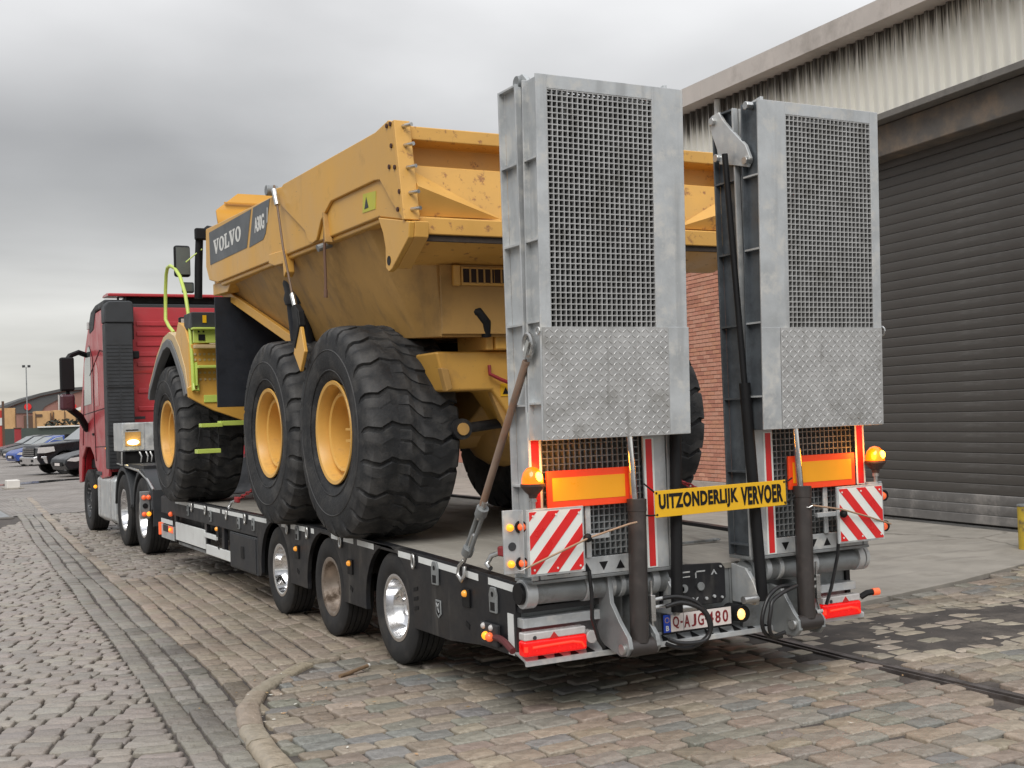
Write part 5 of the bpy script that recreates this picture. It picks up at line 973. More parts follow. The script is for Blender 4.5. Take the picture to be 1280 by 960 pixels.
# ================================================================== RED TRACTOR UNIT
tu = thing('tractor_truck', 'red three-axle tractor truck coupled to the front of the trailer', 'truck', (0, 13.2, 0))
TY_R = road_tyre(.52, .30, .295); TY_R.materials.append(RUB); RM_R = deep_rim(.296, .30, .16); RM_R.materials.append(CHROME)
rfm = MB(); rfm.lathe([(.12, .295), (-.12, .295), (-.135, .305), (-.135, .29), (-.11, .27), (-.06, .255), (-.05, .18), (-.09, .14), (-.11, .08), (-.115, .001)], n=40)
RM_F = mesh_from(rfm, 'rim', 40); RM_F.materials.append(DKG); nutm = MB()
for i in range(10): t = 2 * math.pi * i / 10; nutm.cyl((-.05, .20 * math.cos(t), .20 * math.sin(t)), (-.125, .20 * math.cos(t), .20 * math.sin(t)), .017, 8)
NUT = mesh_from(nutm, 'wheel_nuts', 30); NUT.materials.append(CHROME)
for s in (-1, 1):
    for y in (10.97, 12.36): put_wheel(tu, 'wheel', TY_R, RM_R, (s * 1.10, y, .52), s > 0)
    t = put_wheel(tu, 'wheel', TY_R, RM_F, (s * 1.10, 15.58, .52), s > 0); inst('wheel_nuts', NUT, t, (0, 0, 0))
    for y in (10.97, 12.36):
        o_ = [(y + .66 * math.cos(R(a)), .52 + .64 * math.sin(R(a))) for a in range(5, 176, 15)]; i_ = [(y + .60 * math.cos(R(a)), .52 + .58 * math.sin(R(a))) for a in range(175, 4, -15)]
        part('mudguard', MB().prism(o_ + i_, 'x', s * 1.25, s * .90), DKG, tu, .01)
    sd = [(13.46, 1.05), (13.52, .98), (14.15, .92), (14.72, 1.10), (14.86, 1.28), (15.2, 1.42), (15.7, 1.42), (16.1, 1.22), (16.25, .80), (16.52, .78), (16.55, 1.0), (16.30, 1.9), (15.98, 2.3), (15.62, 3.0), (15.05, 3.48), (14.85, 3.60), (13.46, 3.62)]
    part('cab_side', MB().prism(sd, 'x', s * 1.25, s * 1.20), REDL, tu, .02, seg=3) if s < 0 else part('cab_side', MB().prism(sd, 'x', s * 1.20, s * 1.25), REDL, tu, .02, seg=3)
    xo = s * 1.2525
    dr = part('door_seam', MB().tube([(xo, 14.62, 1.2), (xo, 14.70, 2.0), (xo, 14.72, 2.9), (xo, 15.05, 3.12)], .008, 5).tube([(xo, 15.95, 1.45), (xo, 15.80, 2.0), (xo, 15.70, 2.4)], .008, 5).tube([(xo, 13.6, 2.05), (xo, 15.7, 1.98)], .006, 5).tube([(xo, 13.6, 1.45), (xo, 14.7, 1.43)], .006, 5).tube([(xo, 13.50, 2.92), (xo, 14.0, 2.98), (xo, 15.05, 2.62)], .008, 5), BLACK, tu)
    part('door_window', MB().prism([(14.95, 2.15), (15.70, 2.13), (15.58, 2.85), (15.2, 3.1), (14.95, 3.1)], 'x', s * 1.2505, s * 1.2545), GLASSL, tu); part('rear_recess', MB().prism([(14.20, 2.10), (14.55, 2.10), (14.6, 2.4), (14.45, 2.85), (14.25, 2.7)], 'x', s * 1.2505, s * 1.2535), RED, tu)
    part('roof_corner', MB().prism([(13.46, 3.625), (13.46, 3.74), (14.3, 3.73), (14.75, 3.66), (14.95, 3.50), (14.95, 3.30), (14.55, 3.34), (14.3, 3.625)], 'x', s * 1.262, s * .95), DKG, tu, .03, seg=3); part('roof_marker', MB().box(min(s * 1.30, s * 1.265), max(s * 1.30, s * 1.265), 14.85, 14.95, 3.38, 3.50), LENSC, tu, .008)
    ms = part('mirror', MB().box(min(s * 1.72, s * 1.50), max(s * 1.72, s * 1.50), 15.0, 15.15, 2.37, 2.93), BLACK, tu, .03, seg=3); part('lower_mirror', MB().box(min(s * 1.74, s * 1.50), max(s * 1.74, s * 1.50), 14.98, 15.16, 2.05, 2.32), mat('plum mirror shell', (.07, .02, .03), .3, coat=.5) if s < 0 else MATS['plum mirror shell'], ms, .05, seg=3)
    part('mirror_glass', MB().box(min(s * 1.70, s * 1.52), max(s * 1.70, s * 1.52), 14.988, 14.998, 2.40, 2.90), BLACK, ms)
    part('upper_arm', MB().tube([(s * 1.25, 15.35, 2.98), (s * 1.40, 15.2, 3.02), (s * 1.55, 15.1, 2.96), (s * 1.62, 15.08, 2.86)], .045, 8), BLACK, ms); part('lower_arm', MB().tube([(s * 1.25, 15.45, 1.72), (s * 1.40, 15.25, 1.95), (s * 1.6, 15.1, 2.10)], .06, 8), BLACK, ms); part('mirror_link', MB().cyl((s * 1.6, 15.08, 2.3), (s * 1.6, 15.08, 2.4), .03, 8), BLACK, ms)
    part('fuel_tank', MB().prism([(-.36, -.30), (-.36, .30), (-.28, .37), (.28, .37), (.36, .30), (.36, -.30), (.28, -.37), (-.28, -.37)], 'y', 13.1, 14.62).xf(lambda q: Vector((s * .92 + q.x * .9, q.y, q.z + .62))), GALV if s < 0 else DKG, tu, .03, seg=3)
    if s < 0:
        for y in (13.35, 14.3): part('tank_strap', MB().prism([(-.365, -.31), (-.365, .31), (-.285, .38), (.285, .38), (.365, .31), (.365, -.31), (.285, -.38), (-.285, -.38)], 'y', y, y + .06).xf(lambda q: Vector((-.92 + q.x * .91, q.y, q.z + .62))), CHROME, tu)
        part('side_marker', MB().sphere((-1.262, 14.72, .78), .03, 10), LAMPA, tu, smooth=60); part('door_marker', MB().sphere((-1.262, 13.56, 1.42), .022, 10), LAMPA, tu, smooth=60)
        part('door_handle', MB().box(-1.268, -1.2505, 14.76, 14.90, 1.62, 1.66), BLACK, tu, .008); part('step_tread', MB().box(-1.26, -1.1, 14.1, 14.6, .98, 1.04), DKG, tu, .01)
part('cab_rear_wall', MB().box(-1.199, 1.199, 13.455, 13.50, 1.05, 3.62), REDL, tu, .01)
for z in (3.36, 3.20, 3.04, 2.88, 2.72, 2.30, 2.02):
    for xa, xb in ((-.78, -.10), (.10, .9)): part('pressed_rib', MB().box(xa, xb, 13.438, 13.454, z - .035, z + .035), REDL, tu, .012)
part('wall_label', MB().box(-.84, -.68, 13.448, 13.4545, 1.86, 1.90), DKG, tu); part('wall_recess', MB().box(-.86, -.3, 13.446, 13.4545, 2.58, 2.62), RED, tu)
part('cab_roof', MB().box(-1.19, 1.19, 13.47, 14.95, 3.60, 3.68), DKG, tu, .02); part('dark_gap_box', MB().box(-.90, 1.1, 13.55, 14.3, 3.681, 3.80), BLACK, tu, .02); part('cab_front', MB().prism([(16.25, .8), (16.5, .8), (16.53, 1.0), (16.28, 1.9), (15.96, 2.3), (15.6, 3.0), (15.03, 3.46), (14.95, 3.4)], 'x', -1.19, 1.19), RED, tu); part('cab_floor', MB().box(-1.1, 1.1, 13.5, 16.2, 1.05, 1.2), BLACK, tu)  # black box under the deflector is a filler added to darken the gap
part('windscreen', MB().prism([(16.30, 1.95), (15.99, 2.33), (15.63, 3.03), (15.60, 3.0), (15.95, 2.3)], 'x', -1.1, 1.1), GLASS, tu)
df = part('roof_deflector', MB().prism([(13.42, 3.835), (13.42, 3.785), (13.9, 3.80), (14.0, 3.815), (13.9, 3.845), (13.6, 3.85)], 'x', -1.20, 1.22), RED, tu, .015); [part('deflector_stay', MB().box(q - .015, q + .015, 13.5, 13.53, 3.68, 3.78), BLACK, df) for q in (-1.035, 1.035)]
stk = part('air_intake', MB().box(-1.30, -.89, 13.16, 13.44, 1.10, 3.35).prism([(-1.31, 3.35), (-1.31, 3.60), (-1.25, 3.68), (-.92, 3.69), (-.88, 3.66), (-.87, 3.35)], 'y', 13.14, 13.44), DKG, tu, .02)
rb = MB()
for k in range(34):
    for xa, xb in ((-1.288, -1.105), (-1.085, -.905)): rb.box(xa, xb, 13.153, 13.1595, 1.16 + k * .056, 1.198 + k * .056)
part('intake_ribs', rb, DKG, stk, smooth=0); part('intake_band', MB().box(-1.315, -.88, 13.135, 13.1445, 2.36, 2.375).box(-1.315, -.88, 13.135, 13.1445, 1.62, 1.63), BLACKD, stk); part('intake_bracket', MB().box(-.885, -.78, 13.25, 13.40, 2.80, 2.92), BLACK, stk, .02); part('intake_edge', MB().box(-.885, -.845, 13.30, 13.42, 3.1, 3.62), BLACK, stk, .01)
part('chassis', MB().box(-.45, .45, 10.2, 15.5, .75, 1.02).box(-.8, .8, 13.5, 16, .6, 1.0), BLACK, tu); part('underbody', MB().box(-1.0, 1.0, 12.9, 13.4, .55, 1.1), BLACK, tu)
for y in (10.97, 12.36, 15.58): part('axle', MB().cyl((-1, y, .52), (1, y, .52), .11, 12), BLACK, tu)
for s in (-1, 1):
    fm = part('mud_flap', MB().box(min(s * 1.25, s * .92), max(s * 1.25, s * .92), 10.20, 10.22, .42, .90), DKG, tu, .004)
    rl_ = part('rear_lamp', MB().box(min(s * 1.38, s * 1.26), max(s * 1.38, s * 1.26), 10.36, 10.42, .52, .88), GALVD, tu, .006)
    for z in (.80, .58): part('lens', MB().sphere((s * 1.335, 10.36, z), .032, 10), MARKR, rl_, smooth=60); part('lens', MB().sphere((s * 1.275, 10.36, z), .032, 10), LAMPA if z < .7 else MARKR, rl_, smooth=60)
    part('lamp_centre', MB().cyl((s * 1.32, 10.35, .69), (s * 1.32, 10.37, .69), .035, 12), BLACK, rl_)

# ================================================================== SIGN, TIES, CORDS
sg = thing('oversize_sign', 'yellow board with black capital letters hung between the two ramps', 'sign', (.0, -.20, 1.09))
SA, SB = Vector((-.500, -.205, 1.100)), Vector((.475, -.205, 1.098)); UX = Vector((1, 0, .010)).normalized(); UZ = Vector((-.010, 0, 1)).normalized()
part('board', MB().add([tuple(SA + UX * a + UZ * b + Vector((0, d, 0))) for a in (0, .978) for b in (0, .155) for d in (0, .006)], [(0, 2, 6, 4), (1, 5, 7, 3), (0, 4, 5, 1), (2, 3, 7, 6), (0, 1, 3, 2), (4, 6, 7, 5)]), SIGNY, sg, .002)
part('lettering', place(text_mb('UITZONDERLIJK', .578, .113, .045, .002, 1.1), SA + UX * .026 + UZ * .022 + Vector((0, -.0006, 0)), UX, UZ), BLACK, sg, smooth=0); part('lettering', place(text_mb('VERVOER', .324, .113, .045, .002, 1.1), SA + UX * .627 + UZ * .022 + Vector((0, -.0006, 0)), UX, UZ), BLACK, sg, smooth=0)
for a in (.012, .966):
    for b in (.016, .142): part('eyelet', MB().cyl(SA + UX * a + UZ * b + Vector((0, -.002, 0)), SA + UX * a + UZ * b + Vector((0, .008, 0)), .007, 8), BLACK, sg)
for p0, p1 in (((-.49, -.203, 1.24), (-.545, -.16, 1.30)), ((-.49, -.203, 1.115), (-.57, -.19, 1.12)), ((.465, -.203, 1.25), (.56, -.17, 1.27)), ((.465, -.203, 1.115), (.56, -.19, 1.16))): part('tie', MB().tube([p0, ((p0[0] + p1[0]) / 2, -.19, (p0[2] + p1[2]) / 2 - .004), p1], .005, 6), BLACK, sg)

td = thing('turnbuckle_tie', 'long rusty tie rod with open turnbuckle holding the left ramp to the deck edge', 'tie rod', (-1.26, .79, .76))
part('rod', MB().cyl((-1.27, -.12, 2.02), (-1.285, .455, 1.195), .022, 12), mat('rusty pale rod', (.30, .22, .17), .6, .3, .25, 6, (.36, .19, .11), .5, .7, 4), td)
part('top_hook', MB().bar((-1.27, -.13, 2.04), (-1.27, -.185, 2.13), .03, .045, (1, 0, 0)).tube([(-1.27, -.15 + .05 * math.cos(a), 2.11 + .06 * math.sin(a)) for a in (2 * math.pi * i / 14 for i in range(14))], .014, 8, True), STEEL, td)
A_, B_ = Vector((-1.285, .46, 1.17)), Vector((-1.282, .70, .885)); dd = (B_ - A_).normalized(); sdv = dd.cross(Vector((1, 0, 0))).normalized()
part('turnbuckle', MB().cyl(A_ + sdv * .028 + dd * .03, B_ + sdv * .028 - dd * .02, .013, 10).cyl(A_ - sdv * .028 + dd * .03, B_ - sdv * .028 - dd * .02, .013, 10).cyl(A_ - dd * .01, A_ + dd * .05, .038, 12).cyl(B_ - dd * .05, B_ + dd * .005, .036, 12), GALVD, td); part('lower_screw', MB().cyl(B_ - dd * .16, B_ + dd * .07, .012, 10), STEEL, td); part('upper_screw', MB().cyl(A_ - dd * .06, A_ + dd * .08, .018, 10), STEEL, td)
part('bottom_hook', MB().tube([(-1.283, .74, .84), (-1.29, .80, .80), (-1.30, .80, .745), (-1.30, .75, .715), (-1.295, .715, .75), (-1.285, .73, .80)], .014, 9), STEEL, td, smooth=60)
def chain(name, label, pts, red=True, hook=True):
    c = thing(name, label, 'chain', pts[0], group='red chain tie-downs')
    for i, (a, b) in enumerate(zip(pts, pts[1:])):
        a, b = Vector(a), Vector(b); L = (b - a).length; n = max(1, int(L / .042)); d = (b - a).normalized(); u = d.orthogonal().normalized(); v_ = d.cross(u)
        for k in range(n):
            m = a + d * (L * (k + .5) / n); q = u if k % 2 else v_
            part('link', MB().tube([m + d * (.028 * math.cos(t)) + q * (.015 * math.sin(t)) for t in (2 * math.pi * j / 8 for j in range(8))], .0065, 6, True), REDCH if red else DARKCH, c, smooth=60)
    if hook:
        e = Vector(pts[-1]); h_ = part('ratchet', MB().box(e.x - .02, e.x + .02, e.y - .05, e.y + .06, e.z - .03, e.z + .03), REDCH, c, .012); part('claw', MB().tube([e + Vector((0, .05, -.01)), e + Vector((-.03, .11, -.03)), e + Vector((-.06, .12, -.08)), e + Vector((-.06, .07, -.10))], .016, 8), STEEL, c, smooth=60)
    return c
chain('chain_tie', 'short red chain and claw hook on the deck by the left hazard board', [(-1.20, .10, 1.10), (-1.20, .22, 1.0), (-1.21, .34, .92)])
chain('chain_tie', 'red chain tie-down on the deck between the dump truck front and middle wheels', [(-1.0, 5.7, 1.20), (-1.10, 6.0, 1.06), (-1.19, 6.28, .95)])
chain('chain_tie', 'red chain tie-down seen between the ramps beside the far wheel', [(.55, 1.25, 1.27), (.75, 1.05, 1.14), (1.0, .8, 1.0)], hook=False)
part('rod', MB().tube([(.80, 1.0, .97), (.72, 1.0, .80)], .014, 8), REDCH, None) if False else None
for s, pts, lab in ((-1, [(-1.36, -.19, .885), (-1.15, -.195, .955), (-.955, -.205, 1.022), (-.70, -.235, 1.083), (-.66, -.25, 1.09)], 'thin tan bungee cord across the left hazard board'), (1, [(.66, -.235, 1.095), (.93, -.205, 1.05), (1.15, -.195, .99), (1.40, -.15, .92)], 'thin tan bungee cord across the right hazard board')):
    c = thing('bungee_cord', lab, 'cord', pts[0], group='bungee cords on the hazard boards'); part('cord', MB().tube(pts, .006, 7), ROPE, c, smooth=60); part('end_hook', MB().tube([pts[0], (pts[0][0] - .02, pts[0][1] + .01, pts[0][2] - .012), (pts[0][0] - .03, pts[0][1] + .03, pts[0][2] - .01)], .004, 6), STEEL, c)
lr = thing('deck_seam_bar', 'loose grey steel bar lying on the trailer deck between the ramps', 'bar', (.3, .9, .78)); part('bar', MB().box(-.2, .75, .86, .885, .783, .80), GALVD, lr, .003); part('end_loop', MB().tube([(.75 + .03 * math.cos(a), .872 + .03 * math.sin(a), .795) for a in (2 * math.pi * i / 10 for i in range(10))], .006, 6, True), GALVD, lr)  # bar and loop stand in for a seam line of the deck

# ================================================================== PARKED CARS
def car(name, label, loc, heading, paint, kind, rim):
    H = {'pickup': dict(L=5.8, W=2.05, zb=.42, r=.43, f=1.08, rw=4.72, prof=[(0, .62), (.02, 1.02), (.12, 1.18), (1.65, 1.30), (2.40, 1.90), (2.75, 1.96), (3.75, 1.95), (4.0, 1.40), (4.05, 1.38), (5.75, 1.38), (5.8, 1.0), (5.78, .62)], belt=1.30),
         'hatch': dict(L=4.35, W=1.80, zb=.26, r=.335, f=.93, rw=3.55, prof=[(0, .50), (.05, .66), (.25, .78), (1.15, .96), (1.95, 1.40), (2.4, 1.47), (3.4, 1.44), (4.0, 1.1), (4.25, .98), (4.33, .7), (4.3, .35)], belt=.95)}[kind]
    th = math.atan2(-heading[0], heading[1]); c = thing(name, label, 'car' if kind != 'pickup' else 'pickup truck', loc, th, 'cars parked in the yard', local=True)
    W2 = H['W'] / 2; belt = H['belt']; low = []
    for cx in (H['rw'], H['f']): low += [(cx + (H['r'] + .06) * math.cos(R(a)), H['r'] + (H['r'] + .06) * math.sin(R(a))) for a in range(0, 181, 20) if H['r'] + (H['r'] + .06) * math.sin(R(a)) > H['zb'] - .02 or a in (0, 180)]
    poly = H['prof'] + [(H['L'] - .05, H['zb'])] + [(u, max(v, H['zb'])) for u, v in low] + [(.12, H['zb'])]
    def tum(q):
        k = 1.0
        if q.z > belt: k = 1 - .20 * (q.z - belt) / .55
        f = max(0, 1 - q.y_ / .7) if False else 0
        return Vector((q.x * k, q.y, q.z))
    def shape(q):
        u = -q.y; k = 1 if q.z <= belt else 1 - .24 * (q.z - belt) / .6
        k *= 1 - .12 * max(0, (.55 - u) / .55) ** 2 - .08 * max(0, (u - H['L'] + .5) / .5) ** 2; return Vector((q.x * k, q.y, q.z))
    m = MB(); 
    for xa, xb in ((-W2, -W2 * .5), (-W2 * .5, W2 * .5), (W2 * .5, W2)): m.prism([(-u, v) for u, v in poly], 'x', xa, xb)
    body = part('body', MB().prism([(-u, v) for u, v in poly], 'x', -W2, W2).xf(shape), paint, c, .05, seg=3)
    tops = [q for q in H['prof'] if q[1] > belt - .02]
    for s in (-1, 1):
        if kind == 'pickup': wins = [[(1.75, 1.33), (2.42, 1.84), (2.85, 1.87), (2.9, 1.33)], [(3.0, 1.33), (2.95, 1.87), (3.65, 1.85), (3.80, 1.40), (3.75, 1.33)]]
        else: wins = [[(1.35, .99), (2.0, 1.34), (2.35, 1.39), (2.4, .99)], [(2.48, .99), (2.44, 1.39), (3.3, 1.36), (3.75, 1.10), (3.7, 1.0)]]
        for w_ in wins: part('side_window', MB().prism([(-u, v) for u, v in w_], 'x', s * (W2 - .03), s * (W2 + .006)).xf(shape), GLASSL, c)
        part('window_trim', MB().tube([shape(Vector((s * (W2 + .012), -u, v))) for u, v in wins[0][:3]], .016, 6), CHROME, c)
        hd = part('headlight', MB().prism([(-.02, .86), (-.05, 1.08), (-.62, 1.10), (-.66, .92), (-.3, .86)] if kind == 'pickup' else [(-.06, .60), (-.2, .70), (-.78, .76), (-.70, .62), (-.35, .56)], 'x', s * W2 * .62, s * (W2 + .008)).xf(shape), LENSC, c, .01)
        part('door_handle', MB().box(min(s * (W2 + .02), s * (W2 - .01)), max(s * (W2 + .02), s * (W2 - .01)), -2.75 * (1 if kind == 'pickup' else .85), -2.55 * (1 if kind == 'pickup' else .85), belt - .14, belt - .10), CHROME if kind == 'pickup' else paint, c, .008)
        part('door_seam', MB().box(min(s * (W2 + .003), s * (W2 - .01)), max(s * (W2 + .003), s * (W2 - .01)), -1.62 * (1 if kind == 'pickup' else .85), -1.605 * (1 if kind == 'pickup' else .85), H['zb'] + .1, belt), BLACK, c)
        mir = part('mirror', MB().box(min(s * (W2 + .24), s * (W2 + .03)), max(s * (W2 + .24), s * (W2 + .03)), -2.0 if kind == 'pickup' else -1.62, -1.82 if kind == 'pickup' else -1.47, belt + .02, belt + (.26 if kind == 'pickup' else .16)), BLACK if kind == 'pickup' else paint, c, .03, seg=3); part('mirror_arm', MB().box(min(s * (W2 + .06), s * (W2 - .1)), max(s * (W2 + .06), s * (W2 - .1)), -1.95 if kind == 'pickup' else -1.58, -1.88 if kind == 'pickup' else -1.5, belt + .02, belt + .07), BLACK, mir)
        for cy in (H['f'], H['rw']):
            ty = part('wheel', MB().lathe([(-.11, H['r'] * .62), (-.12, H['r'] * .85), (-.10, H['r'] * .98), (0, H['r']), (.10, H['r'] * .98), (.12, H['r'] * .85), (.11, H['r'] * .62)], (s * (W2 - .12), -cy, H['r']), 'x', 28), RUB, c)
            rm = MB(); xo = s * (W2 - .015); rm.lathe([(0, H['r'] * .66), (s * .015, H['r'] * .62), (s * -.05, H['r'] * .58), (s * -.06, .001)], (xo - s * .015, -cy, H['r']), 'x', 28)
            part('rim', rm, BLACK if True else rim, ty); sp = MB()
            for k in range(7 if kind == 'hatch' else 6):
                t = 2 * math.pi * k / (7 if kind == 'hatch' else 6); sp.bar((xo - s * .01, -cy + .05 * math.cos(t), H['r'] + .05 * math.sin(t)), (xo - s * .01, -cy + H['r'] * .6 * math.cos(t), H['r'] + H['r'] * .6 * math.sin(t)), .05 if kind == 'hatch' else .04, .03, (1, 0, 0))
            sp.lathe([(-.012, H['r'] * .60), (.012, H['r'] * .60), (.012, H['r'] * .66), (-.012, H['r'] * .66)], (xo - s * .005, -cy, H['r']), 'x', 24, close=True).cyl((xo - s * .02, -cy, H['r']), (xo + s * .005, -cy, H['r']), .06, 12); part('spokes', sp, rim, ty)
        part('arch_liner', MB().box(min(s * (W2 - .3), s * (W2 - .2)), max(s * (W2 - .3), s * (W2 - .2)), -H['L'] + .3, -.3, H['zb'], .9 if kind == 'pickup' else .65), BLACK, c)
    if kind == 'pickup':
        part('windscreen', MB().prism([(-1.66, 1.335), (-2.36, 1.895), (-2.38, 1.85), (-1.70, 1.26)], 'x', -W2 * .86, W2 * .86).xf(shape), GLASSL, c); part('grille', MB().box(-.62, .62, -.06, .012, .66, 1.06), BLACK, c, .02); gs = MB()
        for k in range(5): gs.box(-.6, .6, .010, .022, .70 + k * .08, .72 + k * .08)
        part('grille_bars', gs, CHROME, c); bm2 = part('bumper', MB().prism([(.10, .42), (.12, .70), (.02, .74), (-.35, .74), (-.40, .45)], 'x', -W2 + .01, W2 - .01).xf(shape), CHROME, c, .03, seg=3); [(part('fog_recess', MB().box(min(q * W2 * .55, q * W2 * .78), max(q * W2 * .55, q * W2 * .78), .105, .125, .52, .62), BLACK, bm2), part('tow_hook', MB().box(min(q * .42, q * .5), max(q * .42, q * .5), .05, .16, .38, .44), BLACK, c, .01)) for q in (-1, 1)]
    else:
        part('windscreen', MB().prism([(-1.20, 1.005), (-1.90, 1.395), (-1.95, 1.35), (-1.25, .94)], 'x', -W2 * .84, W2 * .84).xf(shape), GLASSL, c); part('rear_window', MB().prism([(-3.45, 1.43), (-3.95, 1.14), (-3.93, 1.12), (-3.44, 1.41)], 'x', -W2 * .8, W2 * .8).xf(shape), GLASS, c); part('grille', MB().box(-.5, .5, -.05, .01, .40, .56), BLACK, c, .02)
        part('number_plate', MB().box(-.26, .26, .0, .014, .42, .52), PLW, c, .003); [part('tail_light', MB().box(min(q * (W2 - .02), q * (W2 - .25)), max(q * (W2 - .02), q * (W2 - .25)), -H['L'] - .005, -H['L'] + .06, .72, .95), LENSR, c) for q in (-1, 1)]
    return c
HD = (-.975, -.20)
car('parked_pickup', 'black pickup with chrome bumper parked left of the red tractor', (.95, 44.6, -.006), HD, BLKC, 'pickup', SILC)
car('parked_car', 'black hatchback with silver wheels parked nearest the red tractor cab', (1.52, 41.0, -.006), HD, BLKC, 'hatch', SILC)
car('parked_car', 'blue car parked just behind the black pickup', (1.55, 58.5, -.006), HD, BLUEC, 'hatch', SILC)
car('parked_car', 'silver car parked between the blue car and the black pickup', (2.9, 52.5, -.006), HD, SILC, 'hatch', SILC)
car('parked_car', 'dark grey car parked behind the blue car', (2.1, 67.0, -.006), HD, GRYC, 'hatch', GALVD)
car('parked_car', 'black car at the far left end of the parked row', (2.6, 76.5, -.006), HD, BLKC, 'hatch', GALVD)

# ================================================================== FAR BACKGROUND
blk = thing('concrete_block', 'small white concrete block by the puddle at the left edge', 'block', (-.75, 34.2, 0)); part('block', MB().box(-.92, -.55, 33.2, 33.9, -.01, .26), mat('white painted concrete', (.66, .64, .60), .7, 0, .12, 4), blk, .02); part('foot', MB().box(-1.0, -.45, 33.1, 34.0, -.01, .04), CONC, blk, .01)
FW = mat('hazy red brick', (.30, .155, .125), .85, 0, .12, .4, (.24, .15, .13), .5, .7, .3); FR = mat('grey roof felt', (.085, .085, .085), .8, 0, .15, .3); TAN = mat('tan timber', (.55, .34, .16), .8, 0, .15, .5, (.42, .25, .12), .5, .7, .8); DTR = mat('dark timber trim', (.10, .06, .04), .8)
fwh = thing('far_warehouse', 'distant red brick warehouse with a low curved grey roof', 'warehouse', (22, 200, 0))
prf = [(13.6, 0), (13.6, 5.2), (16.2, 6.2), (19.5, 7.3), (23, 8.0), (26.5, 8.2), (30, 7.9), (36, 6.5), (40, 5.0), (40, 0)]
part('wall', MB().prism(prf, 'y', 200, 230), FW, fwh); part('roof', MB().prism([(x, z + .0) for x, z in prf[1:-1]] + [(x, z + .45) for x, z in prf[1:-1][::-1]], 'y', 199.5, 230), FR, fwh); part('gable_panel', MB().prism([(13.7, 5.0), (16.2, 6.0), (19.5, 7.1), (23, 7.8), (26, 8.0), (23, 7.1), (20.2, 5.6), (19.5, 4.6), (13.7, 4.6)], 'y', 199.8, 199.98), FR, fwh)
part('door_panel', MB().box(17.0, 18.5, 199.7, 199.95, 1, 4.2), DTR, fwh); part('drain_pipe', MB().box(22.2, 22.35, 199.6, 199.9, 2, 7.4), FASC, fwh); part('wall_sign', MB().cyl((17.6, 199.6, 5.6), (17.6, 199.75, 5.6), .55, 14), WRED, fwh)
def shed(name, label, x0, x1, y, z0, z1, wins):
    t = thing(name, label, 'timber stack', ((x0 + x1) / 2, y, 0), group='timber stacks in the far yard'); k = max(2, int((z1 - 0) / .55)); n = max(1, int((x1 - x0) / 1.2))
    for i in range(n):
        xa = x0 + (x1 - x0) * i / n; part('bundle', MB().box(xa + .03, xa + (x1 - x0) / n - .03, y, y + 3, 0, z1 - random.uniform(0, .25)), TAN, t, .03)
    for i in range(n + 1): part('batten', MB().box(x0 + (x1 - x0) * i / n - .05, x0 + (x1 - x0) * i / n + .05, y - .08, y - .01, 0, z1 - .3), DTR, t)
    for a, b, c_, d_ in wins: part('gap', MB().box(a, b, y - .09, y - .005, c_, d_), DTR, t)
shed('timber_stack', 'stack of tan timber nearest the left edge in the far yard', 8.0, 9.9, 140, 0, 4.6, [])
shed('timber_stack', 'tan timber stack with dark gaps beside the lamp mast', 12.0, 13.6, 140, 0, 4.0, [(12.05, 12.7, 3.3, 3.6)])
shed('timber_stack', 'wide tan timber stack behind the black pickup', 13.9, 17.6, 140, 0, 4.1, [])
hd_ = thing('yard_wall', 'long dark low wall and hedge behind the parked cars', 'wall', (9, 112, 0)); part('wall', MB().box(4, 40, 112, 112.5, 0, 2.0), mat('dark green wall', (.06, .075, .065), .8, 0, .2, .5), hd_); part('rail_top', MB().box(9.0, 40, 111.8, 112.6, 2.0, 2.12), PALE, hd_)
hg = thing('hedge', 'dark hedge above the low wall behind the black pickup', 'hedge', (12, 120, 0)); hm = MB()
for i in range(900):
    x, y, z = random.uniform(10.5, 19), random.uniform(118, 121), random.uniform(.5, 2.75); a = random.uniform(0, 6.28); e = Vector((math.cos(a), math.sin(a), random.uniform(-.6, .6))) * .22; f_ = Vector((random.uniform(-1, 1), random.uniform(-1, 1), random.uniform(.1, 1))) * .17; q = Vector((x, y, z)); hm.add([q - e, q + f_, q + e, q - f_], [(0, 1, 2, 3)])
part('leaves', hm, mat('dark hedge leaf', (.03, .032, .022), .8, 0, .3, 2), hg, smooth=0)
rc = thing('red_container', 'bright red steel container at the extreme left edge', 'container', (3.0, 88, 0)); part('body', MB().box(.7, 3.88, 88, 94, .15, 3.3), mat('bright red steel', (.52, .05, .035), .55, 0, .1, .5), rc, .03); part('corner_post', MB().box(3.84, 4.0, 87.8, 88.0, 0, 3.95), DTR, rc); part('white_panel', MB().box(2.0, 3.95, 87.95, 87.99, 2.2, 2.75), PALE, rc)
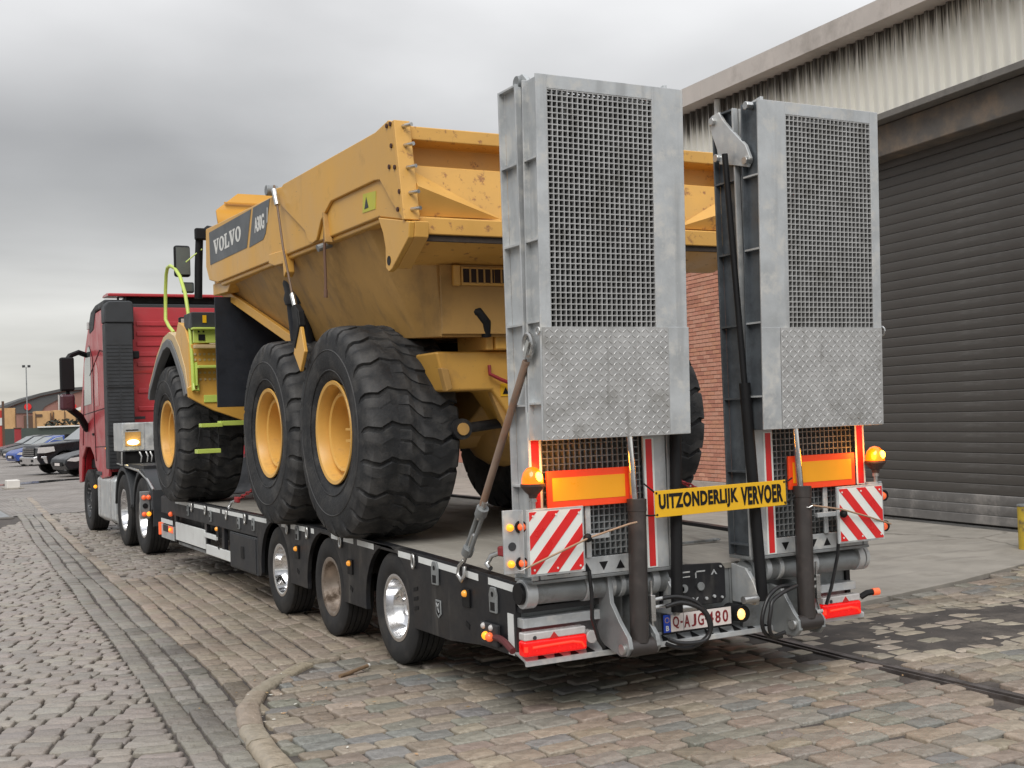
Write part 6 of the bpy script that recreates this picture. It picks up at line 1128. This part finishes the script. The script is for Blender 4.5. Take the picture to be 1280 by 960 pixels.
rd = thing('red_bin', 'small dark red bin standing before the low wall', 'bin', (6.2, 100, 0)); part('body', MB().box(5.85, 6.35, 100, 100.5, 0, 1.95), mat('dull red bin', (.30, .03, .035), .6), rd, .04); part('lid', MB().box(5.8, 6.4, 99.95, 100.55, 1.95, 2.05), DTR, rd, .03)
flg = thing('red_banner', 'red and white banner on a post behind the tractor mirror', 'banner', (17.2, 150, 0)); part('post', MB().cyl((16.6, 150, 0), (16.6, 150, 5.3), .06, 8), GALVD, flg); part('red_field', MB().prism([(16.4, 4.2), (16.5, 5.1), (17.4, 5.3), (17.9, 4.6), (17.4, 3.9)], 'y', 149.9, 149.95), WRED, flg); part('white_field', MB().prism([(17.6, 4.2), (18.3, 4.5), (18.7, 4.1), (18.2, 3.9)], 'y', 149.9, 149.95), PALE, flg)
lm2 = thing('lamp_mast', 'thin grey lamp mast with two floodlights above the far yard', 'lamp post', (10.4, 130, 0)); part('pole', MB().cyl((10.05, 130, 0), (10.05, 130, 8.5), .09, 10, .05), GALVD, lm2)
for dx in (-.25, .28): part('floodlight', MB().box(10.05 + dx - .14, 10.05 + dx + .14, 129.8, 130.1, 8.45, 8.7), DKG, lm2, .03)
for u, h, r_, lab in ((23.4, 21, .75, 'pale distant chimney right of the lamp mast'), (13.6, 15.5, .6, 'fainter distant chimney left of the lamp mast')):
    ch = thing('chimney', lab, 'chimney', (u, 330, 0), group='distant chimneys'); part('stack', MB().cyl((u, 330, 0), (u, 330, h), r_ * 1.1, 12, r_ * .9), mat('hazy pale concrete', (.55, .55, .53), .9) if 'hazy pale concrete' not in MATS else MATS['hazy pale concrete'], ch); part('rim_band', MB().cyl((u, 330, h), (u, 330, h + .5), r_ * 1.1, 12), MATS['hazy pale concrete'], ch)
sl2 = thing('street_lamp', 'round-headed street lamp beyond the tractor mirror arm', 'street lamp', (9, 70, 0)); part('pole', MB().cyl((8.1, 70, 0), (8.1, 70, 4.35), .06, 8), GALVD, sl2); part('lamp_head', MB().lathe([(0, .05), (.05, .33), (.12, .36), (.2, .1), (.22, .001)], (8.1, 70, 4.3), 'z', 16), PALE, sl2)
